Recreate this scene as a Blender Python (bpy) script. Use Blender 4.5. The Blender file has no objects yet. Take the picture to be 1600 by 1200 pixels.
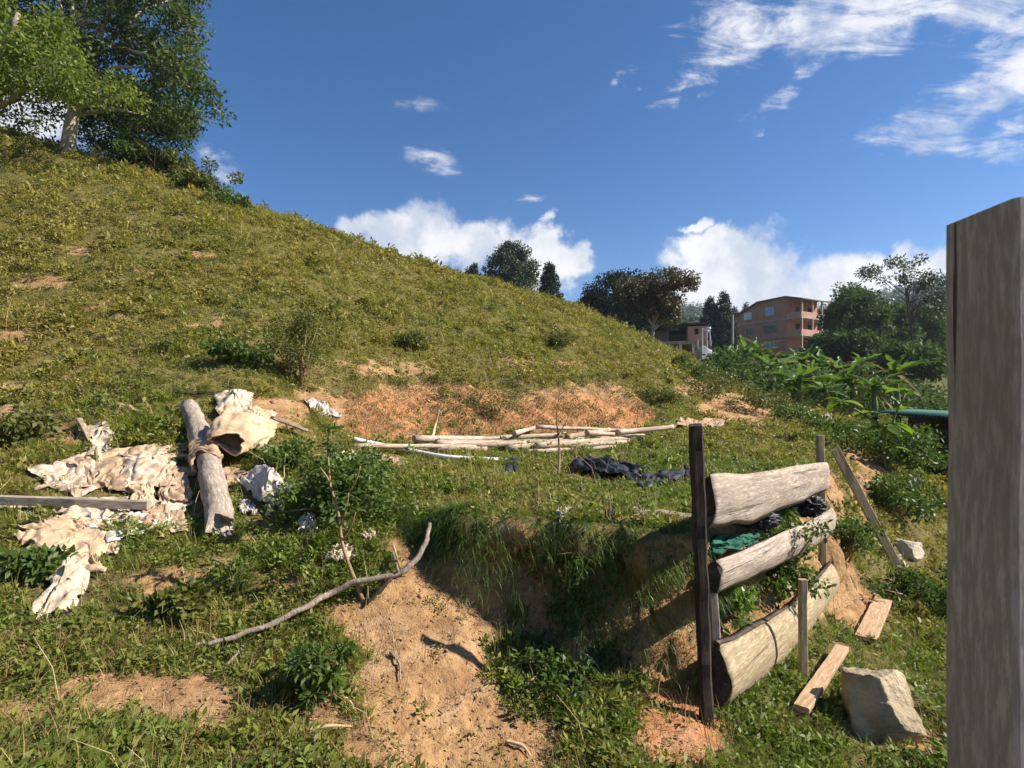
import bpy, math, random
import numpy as np
from mathutils import Vector, Matrix

R = math.radians
rnd = random.Random(7)
rng = np.random.default_rng(11)

# ------------------------------------------------------------------ camera, world, sun
scene = bpy.context.scene
col = scene.collection
F = 850.0            # focal length in photo pixels (1600 wide)
HZ = 620.0           # row of the horizon
cam_data = bpy.data.cameras.new('camera')
cam = bpy.data.objects.new('camera', cam_data)
col.objects.link(cam)
cam.location = (0, 0, 0)
cam.rotation_euler = (R(90), 0, 0)
cam_data.sensor_width = 36
cam_data.lens = 36 * F / 1600
cam_data.shift_y = (HZ - 600) / 1600
cam_data.clip_start = 0.05
cam_data.clip_end = 3000
cam_data.dof.use_dof = True
cam_data.dof.focus_distance = 6
cam_data.dof.aperture_fstop = 11
scene.camera = cam

SUN = Vector((0.80, -0.04, 0.64)).normalized()
elev = math.asin(SUN.z)
azim = math.atan2(SUN.x, SUN.y)      # clockwise from +Y

sun_data = bpy.data.lights.new('sun', 'SUN')
sun_data.energy = 4.9
sun_data.angle = R(0.55)
sun_data.color = (1.0, 0.93, 0.82)
sun = bpy.data.objects.new('sun', sun_data)
col.objects.link(sun)
sun.rotation_euler = SUN.to_track_quat('Z', 'Y').to_euler()

scene.view_settings.view_transform = 'Standard'
scene.view_settings.look = 'None'
scene.view_settings.exposure = 1.08
scene.view_settings.gamma = 1
scene.view_settings.use_curve_mapping = False
scene.cycles.max_bounces = 6
scene.cycles.diffuse_bounces = 3
scene.cycles.transparent_max_bounces = 8
scene.cycles.volume_bounces = 0


class NT:
    """small helper for building node trees"""
    def __init__(s, tree):
        s.t = tree; s.n = tree.nodes; s.l = tree.links

    def node(s, typ, **kw):
        nd = s.n.new(typ)
        for k, v in kw.items():
            setattr(nd, k, v)
        return nd

    def put(s, sock, v):
        if isinstance(v, bpy.types.NodeSocket):
            s.l.new(v, sock)
        elif v is not None:
            if isinstance(v, (tuple, list)) and len(v) == 3 and sock.type == 'RGBA':
                v = (*v, 1)
            sock.default_value = v

    def math(s, op, a, b=None, c=None, clamp=False):
        nd = s.node('ShaderNodeMath', operation=op, use_clamp=clamp)
        s.put(nd.inputs[0], a)
        if b is not None: s.put(nd.inputs[1], b)
        if c is not None: s.put(nd.inputs[2], c)
        return nd.outputs[0]

    def vmath(s, op, a, b=None):
        nd = s.node('ShaderNodeVectorMath', operation=op)
        s.put(nd.inputs[0], a)
        if b is not None: s.put(nd.inputs[1], b)
        return nd.outputs['Value'] if op in ('LENGTH', 'DOT_PRODUCT', 'DISTANCE') else nd.outputs['Vector']

    def mix(s, f, a, b, typ='MIX'):
        nd = s.node('ShaderNodeMix', data_type='RGBA', blend_type=typ)
        s.put(nd.inputs['Factor'], f)
        s.put(nd.inputs[6], a); s.put(nd.inputs[7], b)
        return nd.outputs[2]

    def noise(s, vec, scale, detail=4, rough=0.55, dist=0.0, out='Fac'):
        nd = s.node('ShaderNodeTexNoise')
        if vec is not None: s.put(nd.inputs['Vector'], vec)
        nd.inputs['Scale'].default_value = scale
        nd.inputs['Detail'].default_value = detail
        nd.inputs['Roughness'].default_value = rough
        nd.inputs['Distortion'].default_value = dist
        return nd.outputs[out]

    def ramp(s, f, lo, hi, smooth=True):
        nd = s.node('ShaderNodeMapRange', interpolation_type='SMOOTHSTEP' if smooth else 'LINEAR')
        s.put(nd.inputs['Value'], f)
        nd.inputs['From Min'].default_value = lo
        nd.inputs['From Max'].default_value = hi
        return nd.outputs[0]


world = bpy.data.worlds.new('World')
scene.world = world
world.use_nodes = True
W = NT(world.node_tree)
W.n.clear()
skyn = W.node('ShaderNodeTexSky', sky_type='NISHITA')
skyn.sun_disc = False
skyn.sun_elevation = elev
skyn.sun_rotation = azim
skyn.altitude = 2200
skyn.air_density = 1.0
skyn.dust_density = 0.35
skyn.ozone_density = 2.2
tc = W.node('ShaderNodeTexCoord')
d = tc.outputs['Generated']
sep = W.node('ShaderNodeSeparateXYZ')
W.l.new(d, sep.inputs[0])
ysafe = W.math('MAXIMUM', sep.outputs[1], 0.02)
uu = W.math('DIVIDE', sep.outputs[0], ysafe)
vv = W.math('DIVIDE', sep.outputs[2], ysafe)
# irregular edges: the position is pushed about by noise before the cloud shapes are measured
w1 = W.noise(d, 7.0, 7, 0.62, out='Color')
w1 = W.vmath('SUBTRACT', w1, (0.5, 0.5, 0.5))
w1 = W.vmath('MULTIPLY', w1, (0.26, 0.17, 0.0))
cmb = W.node('ShaderNodeCombineXYZ')
W.l.new(uu, cmb.inputs[0]); W.l.new(vv, cmb.inputs[1])
q = W.vmath('ADD', cmb.outputs[0], w1)
# where clouds stand: (photo u, v, half width, half height, rotation, strength)
CL = [(640, 385, 120, 62, 10, 1.25), (560, 365, 50, 34, 0, .95), (740, 392, 70, 50, 0, 1.1), (845, 405, 95, 52, 20, 1.3), (905, 425, 38, 36, 0, 1.1),
      (1160, 446, 150, 82, -5, 1.7), (1130, 400, 75, 40, 0, 1.3), (1230, 470, 160, 50, 0, 1.5), (1390, 450, 190, 66, -4, 1.5), (1490, 415, 100, 30, -4, 1.0),
      (355, 272, 55, 26, 25, .85), (392, 315, 34, 16, 10, .7), (380, 295, 40, 22, 40, .6),
      (1190, 45, 150, 58, -12, 1.1), (1340, 30, 200, 66, -8, 1.2), (1560, 10, 150, 50, -8, 1.0), (1240, 130, 90, 22, -35, .75), (1075, 140, 60, 22, -25, .75),
      (1510, 165, 150, 52, -28, 1.1), (1590, 95, 90, 70, -30, 1.15), (1430, 225, 90, 22, -22, .85), (1600, 180, 70, 50, 0, 1.0),
      (966, 122, 15, 15, 0, .6), (1000, 142, 7, 7, 0, .4), (1095, 358, 30, 11, -8, .8), (1164, 210, 12, 7, 0, .5),
      (635, 165, 34, 26, 20, .45), (672, 262, 40, 22, 15, .5), (815, 299, 26, 11, 0, .6), (840, 348, 30, 14, -20, .5), (1800, 300, 200, 60, -20, 1.0), (-120, 380, 200, 60, 0, 1.0), (40, 170, 170, 70, 0, 1.5)]
def cover_of(lst, pos, grow):
    out = None
    for (cu, cv, ru, rv, rot, stg) in lst:
        mp = W.node('ShaderNodeMapping', vector_type='TEXTURE')
        mp.inputs['Location'].default_value = ((cu - 800) / F, (HZ - cv) / F, 0)
        mp.inputs['Rotation'].default_value = (0, 0, R(-rot))
        mp.inputs['Scale'].default_value = (ru / F * grow, rv / F * grow, 1)
        W.l.new(pos, mp.inputs['Vector'])
        v1 = W.math('MULTIPLY', W.math('SUBTRACT', 1.0, W.vmath('LENGTH', mp.outputs[0])), stg)
        out = v1 if out is None else W.math('MAXIMUM', out, v1)
    return out


heap = [c for c in CL if c[1] > 320]; wisp = [c for c in CL if c[1] <= 320]
n2 = W.noise(d, 13.0, 8, 0.66, 0.3)
dh = W.math('ADD', cover_of(heap, q, 1.05), W.math('MULTIPLY', W.math('SUBTRACT', n2, 0.52), 1.5))
dh = W.ramp(dh, -0.02, 0.55)
# high thin cloud is combed out along its length
mst = W.node('ShaderNodeMapping'); mst.inputs['Rotation'].default_value = (0, 0, R(-28)); mst.inputs['Scale'].default_value = (3.2, 12.0, 1)
W.l.new(cmb.outputs[0], mst.inputs['Vector'])
st = W.noise(mst.outputs[0], 1.6, 9, 0.68, 0.6)
dw = W.math('ADD', cover_of(wisp, q, 1.2), W.math('MULTIPLY', W.math('SUBTRACT', st, 0.56), 3.2))
dw = W.math('ADD', dw, W.math('MULTIPLY', W.math('SUBTRACT', n2, 0.5), 1.2))
dw = W.math('MULTIPLY', W.ramp(dw, -0.05, 1.0), 0.95)
front = W.math('MULTIPLY', W.ramp(sep.outputs[1], 0.02, 0.2), W.math('MAXIMUM', dh, dw))
# the rest of the sky carries the same sort of scattered cloud
gen = W.ramp(W.noise(d, 3.0, 9, 0.6), 0.56, 0.72)
back = W.math('MULTIPLY', gen, W.ramp(sep.outputs[1], 0.45, 0.2))
cov = W.math('MAXIMUM', front, back, clamp=True)
shade = W.noise(W.vmath('ADD', d, (0.012, 0.0, -0.02)), 9.0, 6, 0.6)
ccol = W.mix(W.ramp(shade, 0.35, 0.62), (0.56, 0.63, 0.76), (0.98, 0.97, 0.98))
skycol = W.node('ShaderNodeHueSaturation')
skycol.inputs['Saturation'].default_value = 1.36
skycol.inputs['Hue'].default_value = 0.503
skycol.inputs['Value'].default_value = 1.0
W.l.new(skyn.outputs[0], skycol.inputs['Color'])
bg1 = W.node('ShaderNodeBackground'); bg1.inputs["Strength"].default_value = 0.068
W.l.new(skycol.outputs[0], bg1.inputs['Color'])
bg2 = W.node('ShaderNodeBackground'); bg2.inputs['Strength'].default_value = 0.5
W.l.new(ccol, bg2.inputs['Color'])
mx = W.node('ShaderNodeMixShader')
W.l.new(cov, mx.inputs[0]); W.l.new(bg1.outputs[0], mx.inputs[1]); W.l.new(bg2.outputs[0], mx.inputs[2])
wo = W.node('ShaderNodeOutputWorld')
W.l.new(mx.outputs[0], wo.inputs[0])

# ------------------------------------------------------------------ numeric noise
def _h(ix, iy, iz, seed):
    n = (ix.astype(np.int64) * 374761393 + iy.astype(np.int64) * 668265263 + iz.astype(np.int64) * 2147483647 + seed * 1274126177) & 0xffffffff
    n = ((n ^ (n >> 13)) * 1274126177) & 0xffffffff
    n = ((n ^ (n >> 16)) * 2246822519) & 0xffffffff
    n = n ^ (n >> 15)
    return (n & 0xffffff) / float(0xffffff) * 2 - 1


def n2d(x, y, seed=0):
    x = np.asarray(x, float); y = np.asarray(y, float)
    ix = np.floor(x); iy = np.floor(y); fx = x - ix; fy = y - iy
    fx = fx * fx * (3 - 2 * fx); fy = fy * fy * (3 - 2 * fy)
    z = np.zeros_like(ix)
    a = _h(ix, iy, z, seed); b = _h(ix + 1, iy, z, seed); c = _h(ix, iy + 1, z, seed); e = _h(ix + 1, iy + 1, z, seed)
    return (a * (1 - fx) + b * fx) * (1 - fy) + (c * (1 - fx) + e * fx) * fy


def fbm(x, y, octv=4, seed=0, gain=.5):
    s = 0; a = 1; t = 0
    c, sn = math.cos(.6), math.sin(.6)
    for i in range(octv):
        s = s + a * n2d(x, y, seed + i); t += a; a *= gain
        x, y = (x * c - y * sn) * 2.03 + 7.1, (x * sn + y * c) * 2.03 + 3.7
    return s / t


def n3d(p, seed=0):
    ip = np.floor(p); f = p - ip; f = f * f * (3 - 2 * f)
    r = 0
    for dx in (0, 1):
        for dy in (0, 1):
            for dz in (0, 1):
                w = (f[:, 0] if dx else 1 - f[:, 0]) * (f[:, 1] if dy else 1 - f[:, 1]) * (f[:, 2] if dz else 1 - f[:, 2])
                r = r + w * _h(ip[:, 0] + dx, ip[:, 1] + dy, ip[:, 2] + dz, seed)
    return r


def fbm3(p, octv=3, seed=0):
    s = 0; a = 1; t = 0
    for i in range(octv):
        s = s + a * n3d(p, seed + i); t += a; a *= .5; p = p * 2.03 + 5.3
    return s / t


def sstep(a, b, x):
    t = np.clip((x - a) / (b - a), 0, 1)
    return t * t * (3 - 2 * t)


# ------------------------------------------------------------------ the lie of the land
# profiles of the ground along lines of sight: (distance ahead, row of the horizon-relative slope)
FAR = [(60, 470), (300, 490)]
UP = {
    -800: [(1.2, 1380), (2, 1050), (3.2, 830), (5, 640), (8, 480), (14, 300), (22, 150), (40, 260), (120, 400), (600, 450)],
    0: [(1.2, 1480), (1.8, 1200), (2.5, 1010), (3.2, 880), (4.2, 762), (5.5, 665), (7, 585), (9, 503), (12, 402), (16, 292), (21, 205), (26, 213), (35, 260), (60, 350), (120, 420), (600, 450)],
    200: [(1.2, 1520), (1.9, 1200), (2.6, 1010), (3.4, 858), (4.4, 745), (5.6, 650), (7, 575), (9, 500), (12, 405), (15, 325), (18, 276), (20, 264), (26, 277), (35, 310), (60, 380), (120, 430), (600, 450)],
    400: [(1.2, 1560), (2.0, 1200), (2.7, 1030), (3.5, 868), (4.5, 752), (5.6, 668), (7, 590), (9, 520), (12, 430), (16, 358), (20, 325), (26, 337), (40, 380), (120, 430), (600, 450)],
    560: [(1.2, 1580), (2.1, 1200), (2.9, 1000), (3.5, 850), (4.2, 775), (5.5, 728), (7.2, 692), (7.8, 648), (8.6, 600), (11, 530), (15, 440), (19, 388), (22, 379), (28, 395), (60, 430), (120, 440), (600, 470)],
    700: [(1.2, 1190), (2.5, 890), (3.6, 806), (5, 755), (7, 716), (8.8, 696), (9.4, 655), (10.3, 602), (13, 540), (17, 475), (21, 435), (24, 426), (30, 440), (60, 470), (120, 480), (600, 490)],
    800: [(1.2, 1200), (2.5, 895), (3.4, 815), (5, 757), (7, 718), (9.6, 691), (10.3, 650), (11.2, 605), (14, 550), (18, 495), (22, 460), (25, 450), (31, 460), (60, 490), (120, 490), (600, 500)],
    900: [(1.2, 1200), (2.5, 900), (3.3, 825), (5, 760), (7, 720), (10.3, 685), (11.1, 650), (12.2, 607), (15, 560), (19, 515), (24, 487), (27, 480), (34, 487), (60, 502), (120, 500), (600, 500)],
    1000: [(1.2, 1200), (2.5, 905), (3.25, 830), (5, 762), (7, 722), (9, 700), (12.2, 670), (13.2, 640), (14.5, 605), (18, 568), (24, 539), (28, 532), (35, 535), (60, 540), (100, 530), (600, 480)],
    1050: [(1.2, 1200), (2.5, 905), (3.2, 831), (5, 764), (7, 723), (9, 701), (12, 672), (14, 650), (15.5, 623), (19, 590), (24, 562), (28, 553), (35, 555), (50, 560), (60, 556), (92, 545), (150, 530), (600, 500)],
    1100: [(1.2, 1200), (2.5, 905), (3.2, 832), (5, 765), (7, 724), (9, 702), (12, 676), (15, 661), (16.5, 642), (19, 612), (24, 585), (29, 574), (34, 573), (50, 560), (60, 556), (92, 545), (150, 520), (600, 500)],
    1200: [(1.2, 1200), (2.5, 905), (3.5, 820), (5, 765), (7, 722), (10, 694), (14, 668), (17, 655), (20, 640), (24, 622), (30, 607), (40, 600), (60, 580), (92, 550), (150, 530), (600, 505)],
    1300: [(1.2, 1200), (3.5, 830), (5, 765), (7, 722), (10, 692), (14, 668), (20, 650), (26, 640), (35, 628), (60, 592), (92, 560), (150, 520), (600, 480)],
    1450: [(1.2, 1200), (3.5, 830), (5, 765), (8, 714), (12, 682), (20, 657), (30, 640), (60, 600), (92, 570), (150, 520), (300, 462), (600, 450)],
    2400: [(1.2, 1200), (3.5, 840), (5, 775), (8, 720), (12, 690), (20, 665), (30, 650), (60, 620), (92, 590), (150, 540), (300, 480), (600, 460)],
}
LOW = {
    640: [(1.2, 1600), (2.2, 1200), (2.9, 1005), (3.35, 900), (3.7, 845), (4.3, 790), (5.5, 732), (7.5, 700), (12, 600), (600, 480)],
    720: [(1.2, 1620), (2.3, 1200), (2.9, 1030), (3.3, 950), (3.8, 880), (5, 790), (9, 710), (12, 600), (600, 480)],
    850: [(1.2, 1650), (2.35, 1200), (2.9, 1075), (3.3, 1005), (3.9, 930), (5, 850), (9, 740), (14, 640), (600, 480)],
    1000: [(1.2, 1700), (2.4, 1200), (2.8, 1105), (3.2, 1040), (4, 960), (6, 850), (10, 750), (16, 660), (600, 480)],
    1100: [(1.2, 1720), (2.45, 1205), (2.9, 1112), (3.4, 1040), (5, 915), (8, 800), (12, 720), (18, 650), (600, 480)],
    1200: [(1.2, 1780), (2.7, 1200), (3.3, 1095), (4, 1010), (5, 938), (7, 845), (10, 770), (15, 710), (20, 660), (30, 612), (60, 580), (92, 550), (150, 530), (600, 505)],
    1350: [(1.2, 1800), (2.8, 1200), (3.3, 1115), (4, 1035), (5, 955), (6.5, 872), (8, 812), (10, 762), (12, 733), (18, 690), (25, 655), (40, 622), (60, 595), (92, 560), (600, 465)],
    1480: [(1.2, 1820), (2.9, 1200), (3.5, 1120), (5, 985), (7, 875), (10, 785), (15, 722), (22, 680), (40, 635), (60, 600), (92, 570), (150, 520), (300, 462), (600, 440)],
    2400: [(1.2, 1820), (2.9, 1220), (3.5, 1140), (5, 1005), (7, 890), (10, 800), (15, 735), (22, 690), (40, 645), (60, 625), (92, 595), (150, 540), (300, 480), (600, 450)],
}
for k in (-800, 0, 200, 400, 560):
    LOW[k] = UP[k]
UG = np.arange(-800, 2401, 20.0)
LG = np.linspace(math.log(1.2), math.log(600), 170)


def table(prof):
    cols = sorted(prof)
    M = np.array([np.interp(LG, [math.log(a) for a, _ in prof[c]], [b for _, b in prof[c]]) for c in cols])
    T = np.array([np.interp(UG, cols, M[:, j]) for j in range(len(LG))]).T     # [u, ly]
    k = np.array([1, 3, 4, 3, 1.]); k /= k.sum()
    Tp = np.pad(T, ((2, 2), (0, 0)), 'edge'); T = sum(k[i] * Tp[i:i + T.shape[0]] for i in range(5))
    Tp = np.pad(T, ((2, 2), (0, 0)), 'edge'); T = sum(k[i] * Tp[i:i + T.shape[0]] for i in range(5))
    k2 = np.array([1, 2, 1.]) / 4
    Tp = np.pad(T, ((0, 0), (1, 1)), 'edge'); T = sum(k2[i] * Tp[:, i:i + T.shape[1]] for i in range(3))
    return (HZ - T) / F


TU, TL = table(UP), table(LOW)
EDGE = [(570, 4.2), (640, 3.92), (672, 3.72), (710, 3.5), (760, 3.42), (830, 3.4), (900, 3.28), (960, 3.3), (1010, 3.18), (1060, 3.2), (1100, 3.3), (1150, 3.62), (1200, 4.1), (1250, 4.8),
        (1300, 5.6), (1340, 6.5), (1370, 7.6), (1375, 9), (1385, 12), (1390, 17), (1400, 24)]
EXY = np.array([((u - 800) / F * y, y) for u, y in EDGE])
POLY = np.vstack([EXY, [(20, 60), (-60, 60), (-60, 5.0)]])


def edge_dist(x, y):
    best = np.full(x.shape, 1e9); par = np.zeros(x.shape)
    for i in range(len(EXY) - 1):
        a = EXY[i]; b = EXY[i + 1]; ab = b - a
        t = np.clip(((x - a[0]) * ab[0] + (y - a[1]) * ab[1]) / (ab @ ab), 0, 1)
        dd = np.hypot(x - a[0] - t * ab[0], y - a[1] - t * ab[1])
        m = dd < best
        best = np.where(m, dd, best); par = np.where(m, i + t, par)
    ins = np.zeros(x.shape, bool)
    n = len(POLY)
    for i in range(n):
        x1, y1 = POLY[i]; x2, y2 = POLY[(i + 1) % n]
        c = ((y1 > y) != (y2 > y))
        xi = (x2 - x1) * (y - y1) / ((y2 - y1) if y2 != y1 else 1e-9) + x1
        ins ^= c & (x < xi)
    return np.where(ins, best, -best), par


def lookup(T, u, ly):
    a = np.clip((u + 800) / 20, 0, len(UG) - 1.001); b = np.clip((ly - LG[0]) / (LG[1] - LG[0]), 0, len(LG) - 1.001)
    i = a.astype(int); j = b.astype(int); fa = a - i; fb = b - j
    return (T[i, j] * (1 - fa) + T[i + 1, j] * fa) * (1 - fb) + (T[i, j + 1] * (1 - fa) + T[i + 1, j + 1] * fa) * fb


def Zf(x, y, detail=True):
    x = np.asarray(x, float); y = np.asarray(y, float)
    ye = np.maximum(np.maximum(y, np.abs(x) / 1.88), 1.2)
    u = 800 + F * x / ye; ly = np.log(ye)
    zu = lookup(TU, u, ly) * ye; zl = lookup(TL, u, ly) * ye
    dd, par = edge_dist(x, y)
    dd = dd + .09 * fbm(x * 2.6, y * 2.6, 3, 5) + .035 * fbm(x * 11, y * 11, 2, 9)
    wd = np.interp(par, [0, 2, 10, 12, 15, 20], [.35, .13, .13, .3, .5, 2.5])
    t = sstep(-1, 1, dd / wd)
    z = zl + (zu - zl) * t
    if detail:
        r = np.hypot(x, y)
        hill = sstep(5, 9, r)
        terr = sstep(0, .5, dd) * (1 - sstep(8, 11, r))
        z = z + .05 * fbm(x * 1.1, y * 1.1, 3, 21) * (1 - .5 * terr)
        z = z + fbm(x * 4.2, y * 4.2, 3, 31) * (.022 + .05 * hill) + hill * .07 * np.maximum(fbm(x * 3.1 + 4, y * 3.1, 2, 33), 0)
        z = z + hill * .16 * fbm(x * .8, y * .8, 2, 47) * sstep(9, 14, r)
        z = z + hill * (1 - sstep(30, 45, r)) * .075 * fbm(x * .9, (y + .3 * x) * 4.5, 3, 35)
        near = 1 - sstep(5, 9, r)
        gul = np.exp(-(((x + .25) / .8) ** 2) - ((y - 2.9) / .9) ** 2)
        z = z + gul * (.035 * fbm(x * 7, y * 4, 3, 37) - .03 * np.abs(fbm(x * 5 + y * 1.5, y * 1.2, 2, 39)))
        z = z + near * (.012 * fbm(x * 16, y * 16, 3, 41) + .006 * np.abs(n2d(x * 45, y * 45, 51)))
        z = z + sstep(60, 140, r) * 3.0 * fbm(x * .02, y * .02, 3, 61)
    return z


def Zs(x, y):
    return float(Zf(np.array([x]), np.array([y]))[0])


def bank(x, y):
    ye = np.maximum(np.maximum(y, np.abs(x) / 1.88), 1.2)
    u = 800 + F * x / ye; ly = np.log(ye)
    zu = lookup(TU, u, ly) * ye; zl = lookup(TL, u, ly) * ye
    dd, par = edge_dist(x, y)
    dd = dd + .09 * fbm(x * 2.6, y * 2.6, 3, 5) + .035 * fbm(x * 11, y * 11, 2, 9)
    wd = np.interp(par, [0, 2, 10, 12, 15, 20], [.35, .13, .13, .3, .5, 2.5])
    return dd, par, sstep(-1, 1, dd / wd), zu - zl


_LY = np.exp(np.linspace(math.log(1.25), math.log(500), 520))


def GV(u, v, lift=0.0):
    """the point of the ground met by the line of sight through photo pixel (u, v)"""
    k = (HZ - v) / F; s = (u - 800) / F
    z = Zf(s * _LY, _LY) + lift
    h = k * _LY - z
    idx = np.where((h[:-1] > 0) & (h[1:] <= 0))[0]
    if len(idx) == 0:
        i = int(np.argmin(np.abs(h))); yy = _LY[i]
    else:
        i = idx[0]; t = h[i] / (h[i] - h[i + 1]); yy = _LY[i] * (1 - t) + _LY[i + 1] * t
    return Vector((s * yy, yy, Zs(s * yy, yy) + lift))


def GVN(us, vs):
    """the same for many pixels at once -> (n,3)"""
    us = np.asarray(us, float); vs = np.asarray(vs, float)
    k = (HZ - vs) / F; s = (us - 800) / F
    ly = np.exp(np.linspace(math.log(1.25), math.log(60), 220))
    hit = np.full(us.shape, 60.0); done = np.zeros(us.shape, bool); ph = None
    for i, y in enumerate(ly):
        h = k * y - Zf(s * y, np.full(us.shape, y))
        if i:
            m = (~done) & (ph > 0) & (h <= 0)
            hit = np.where(m, y0 + (y - y0) * ph / np.maximum(ph - h, 1e-9), hit); done |= m
        ph = h; y0 = y
    return np.stack([s * hit, hit, Zf(s * hit, hit)], 1)


def GY(u, y, lift=0.0):
    x = (u - 800) / F * y
    return Vector((x, y, Zs(x, y) + lift))


def PX(u, v, y):
    return Vector(((u - 800) / F * y, y, (HZ - v) / F * y))


def steepness(x, y, e=.04):
    r = np.maximum(np.hypot(x, y), 1.0); e = e * np.maximum(r / 4, 1)
    zx = (Zf(x + e, y) - Zf(x - e, y)) / (2 * e); zy = (Zf(x, y + e) - Zf(x, y - e)) / (2 * e)
    return np.hypot(zx, zy)


# patches of bare soil: photo u, v, half width, half height, strength
BARE = [(640, 850, 36, 50, 1.3), (690, 920, 110, 45, 1.2), (665, 985, 105, 60, 1.5), (665, 1080, 115, 70, 1.5), (700, 1170, 165, 70, 1.5), (600, 975, 70, 50, 1.0),
        (790, 905, 90, 45, 1.1), (560, 960, 60, 30, .8), (230, 1095, 150, 45, 1.0), (110, 1075, 50, 25, .7), (20, 1120, 60, 40, .8), (330, 1110, 60, 40, .7), (500, 1120, 60, 60, .6),
        (1040, 950, 70, 110, 1.2), (1060, 1130, 75, 85, 1.4), (960, 860, 80, 22, .3), (820, 830, 60, 18, .3), (250, 905, 70, 30, .35), (430, 940, 60, 25, .4),
        (25, 525, 45, 12, .65), (10, 650, 30, 14, .5), (165, 475, 60, 12, .45), (230, 425, 60, 12, .35), (320, 510, 30, 9, .55), (60, 440, 60, 14, .5), (130, 390, 60, 10, .4), (290, 400, 50, 9, .4),
        (100, 680, 60, 14, .4), (430, 640, 60, 26, .9), (490, 620, 40, 20, .6), (590, 660, 60, 34, 1.2), (640, 635, 100, 38, 1.0), (730, 640, 90, 38, .85), (800, 655, 80, 28, .95), (870, 645, 90, 36, 1.0), (930, 635, 80, 38, .85), (975, 655, 50, 26, 1.0), (690, 682, 130, 9, .9), (900, 672, 120, 9, .7),
        (540, 640, 40, 30, .8), (600, 575, 120, 20, .35), (840, 570, 90, 16, .35),
        (1150, 635, 70, 22, 1.0), (1180, 655, 60, 12, .6), (1085, 605, 30, 14, .6), (1360, 750, 34, 45, 1.2), (1330, 720, 26, 26, .9), (1310, 920, 50, 45, .9), (1360, 950, 45, 26, .9),
        (1200, 900, 60, 60, .6), (1460, 1160, 40, 30, .8), (1290, 790, 30, 50, .6), (1210, 860, 50, 30, .5)]
REDP = [(590, 655, 70, 50, .8), (700, 650, 130, 50, .85), (900, 655, 150, 42, .85), (1060, 1140, 75, 90, .8), (1050, 980, 70, 120, .35), (950, 1010, 60, 60, .3), (780, 900, 60, 60, .2)]


def blobs(lst, u, v):
    m = np.zeros(u.shape)
    for (cu, cv, ru, rv, s) in lst:
        q = 1 - ((u - cu) / ru) ** 2 - ((v - cv) / rv) ** 2
        m = np.maximum(m, s * np.clip(q + .35, 0, 1.2))
    return m


def soil_red(x, y, z, steep):
    ys = np.maximum(y, .4)
    u = 800 + F * x / ys; v = HZ - F * z / ys
    r = np.hypot(x, y)
    wob = 26 * np.clip(4 / r, .25, 1)
    u2 = u + wob * fbm(x * 3.1, y * 3.1, 2, 71); v2 = v + wob * fbm(x * 3.1, y * 3.1, 2, 77)
    vis = (y > .5)
    s = np.where(vis, blobs(BARE, u2, v2), 0)
    s = s + .42 * fbm(x * 1.7, y * 1.7, 4, 81) + .34 * fbm(x * 7, y * 7, 3, 83) + .10 + .06 * (1 - sstep(3, 6, r))
    s = s + .8 * sstep(1.5, 2.8, steep) * (r < 9) * (1 - sstep(.66, .85, bank(x, y)[2])) - .1
    rd = np.where(vis, blobs(REDP, u2, v2), 0) + .2 * fbm(x * 2, y * 2, 3, 91)
    return np.clip(s, 0, 1.3), np.clip(rd, 0, 1)

# ------------------------------------------------------------------ mesh helpers
ORG = {}


def npmesh(name, V, Fc, smooth=True):
    me = bpy.data.meshes.new(name)
    V = np.asarray(V, np.float32); 
    if isinstance(Fc, np.ndarray):
        k = Fc.shape[1]; nf = len(Fc)
        me.vertices.add(len(V)); me.vertices.foreach_set('co', V.ravel())
        me.loops.add(nf * k); me.loops.foreach_set('vertex_index', Fc.astype(np.int32).ravel())
        me.polygons.add(nf); me.polygons.foreach_set('loop_start', np.arange(0, nf * k, k, dtype=np.int32))
        me.update(calc_edges=True)
    else:
        me.from_pydata([tuple(v) for v in V], [], Fc)
        me.update()
    if smooth:
        me.polygons.foreach_set('use_smooth', np.ones(len(me.polygons), bool))
    return me


def attr(me, name, arr):
    a = me.attributes.new(name, 'FLOAT', 'POINT')
    a.data.foreach_set('value', np.asarray(arr, np.float32))


def tag(o, label=None, cat=None, group=None, kind=None):
    if label: o['label'] = label
    if cat: o['category'] = cat
    if group: o['group'] = group
    if kind: o['kind'] = kind
    return o


def thing(name, label, cat, loc, group=None):
    o = bpy.data.objects.new(name, None)
    o.empty_display_size = .1
    col.objects.link(o); o.location = loc
    ORG[o] = Vector(loc)
    return tag(o, label, cat, group)


def root_org(o):
    while o is not None and o not in ORG: o = o.parent
    return ORG[o] if o is not None else Vector((0, 0, 0))


def mobj(name, V, Fc, mat, parent=None, loc=None, smooth=True, tint=None):
    """V in world coordinates"""
    V = np.asarray(V, float)
    if parent is not None:
        org = root_org(parent)
    else:
        org = Vector(loc) if loc is not None else Vector((float(V[:, 0].mean()), float(V[:, 1].mean()), float(V[:, 2].min())))
    me = npmesh(name, V - np.array(org), Fc, smooth)
    if tint is not None: attr(me, 'tint', tint)
    me.materials.append(mat)
    o = bpy.data.objects.new(name, me)
    col.objects.link(o)
    if parent is not None:
        o.parent = parent
    else:
        o.location = org; ORG[o] = org
    return o


def copy_tree(o, parent=None):
    c = o.copy(); col.objects.link(c)
    if parent is not None: c.parent = parent
    for ch in list(o.children): copy_tree(ch, c)
    return c


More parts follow.
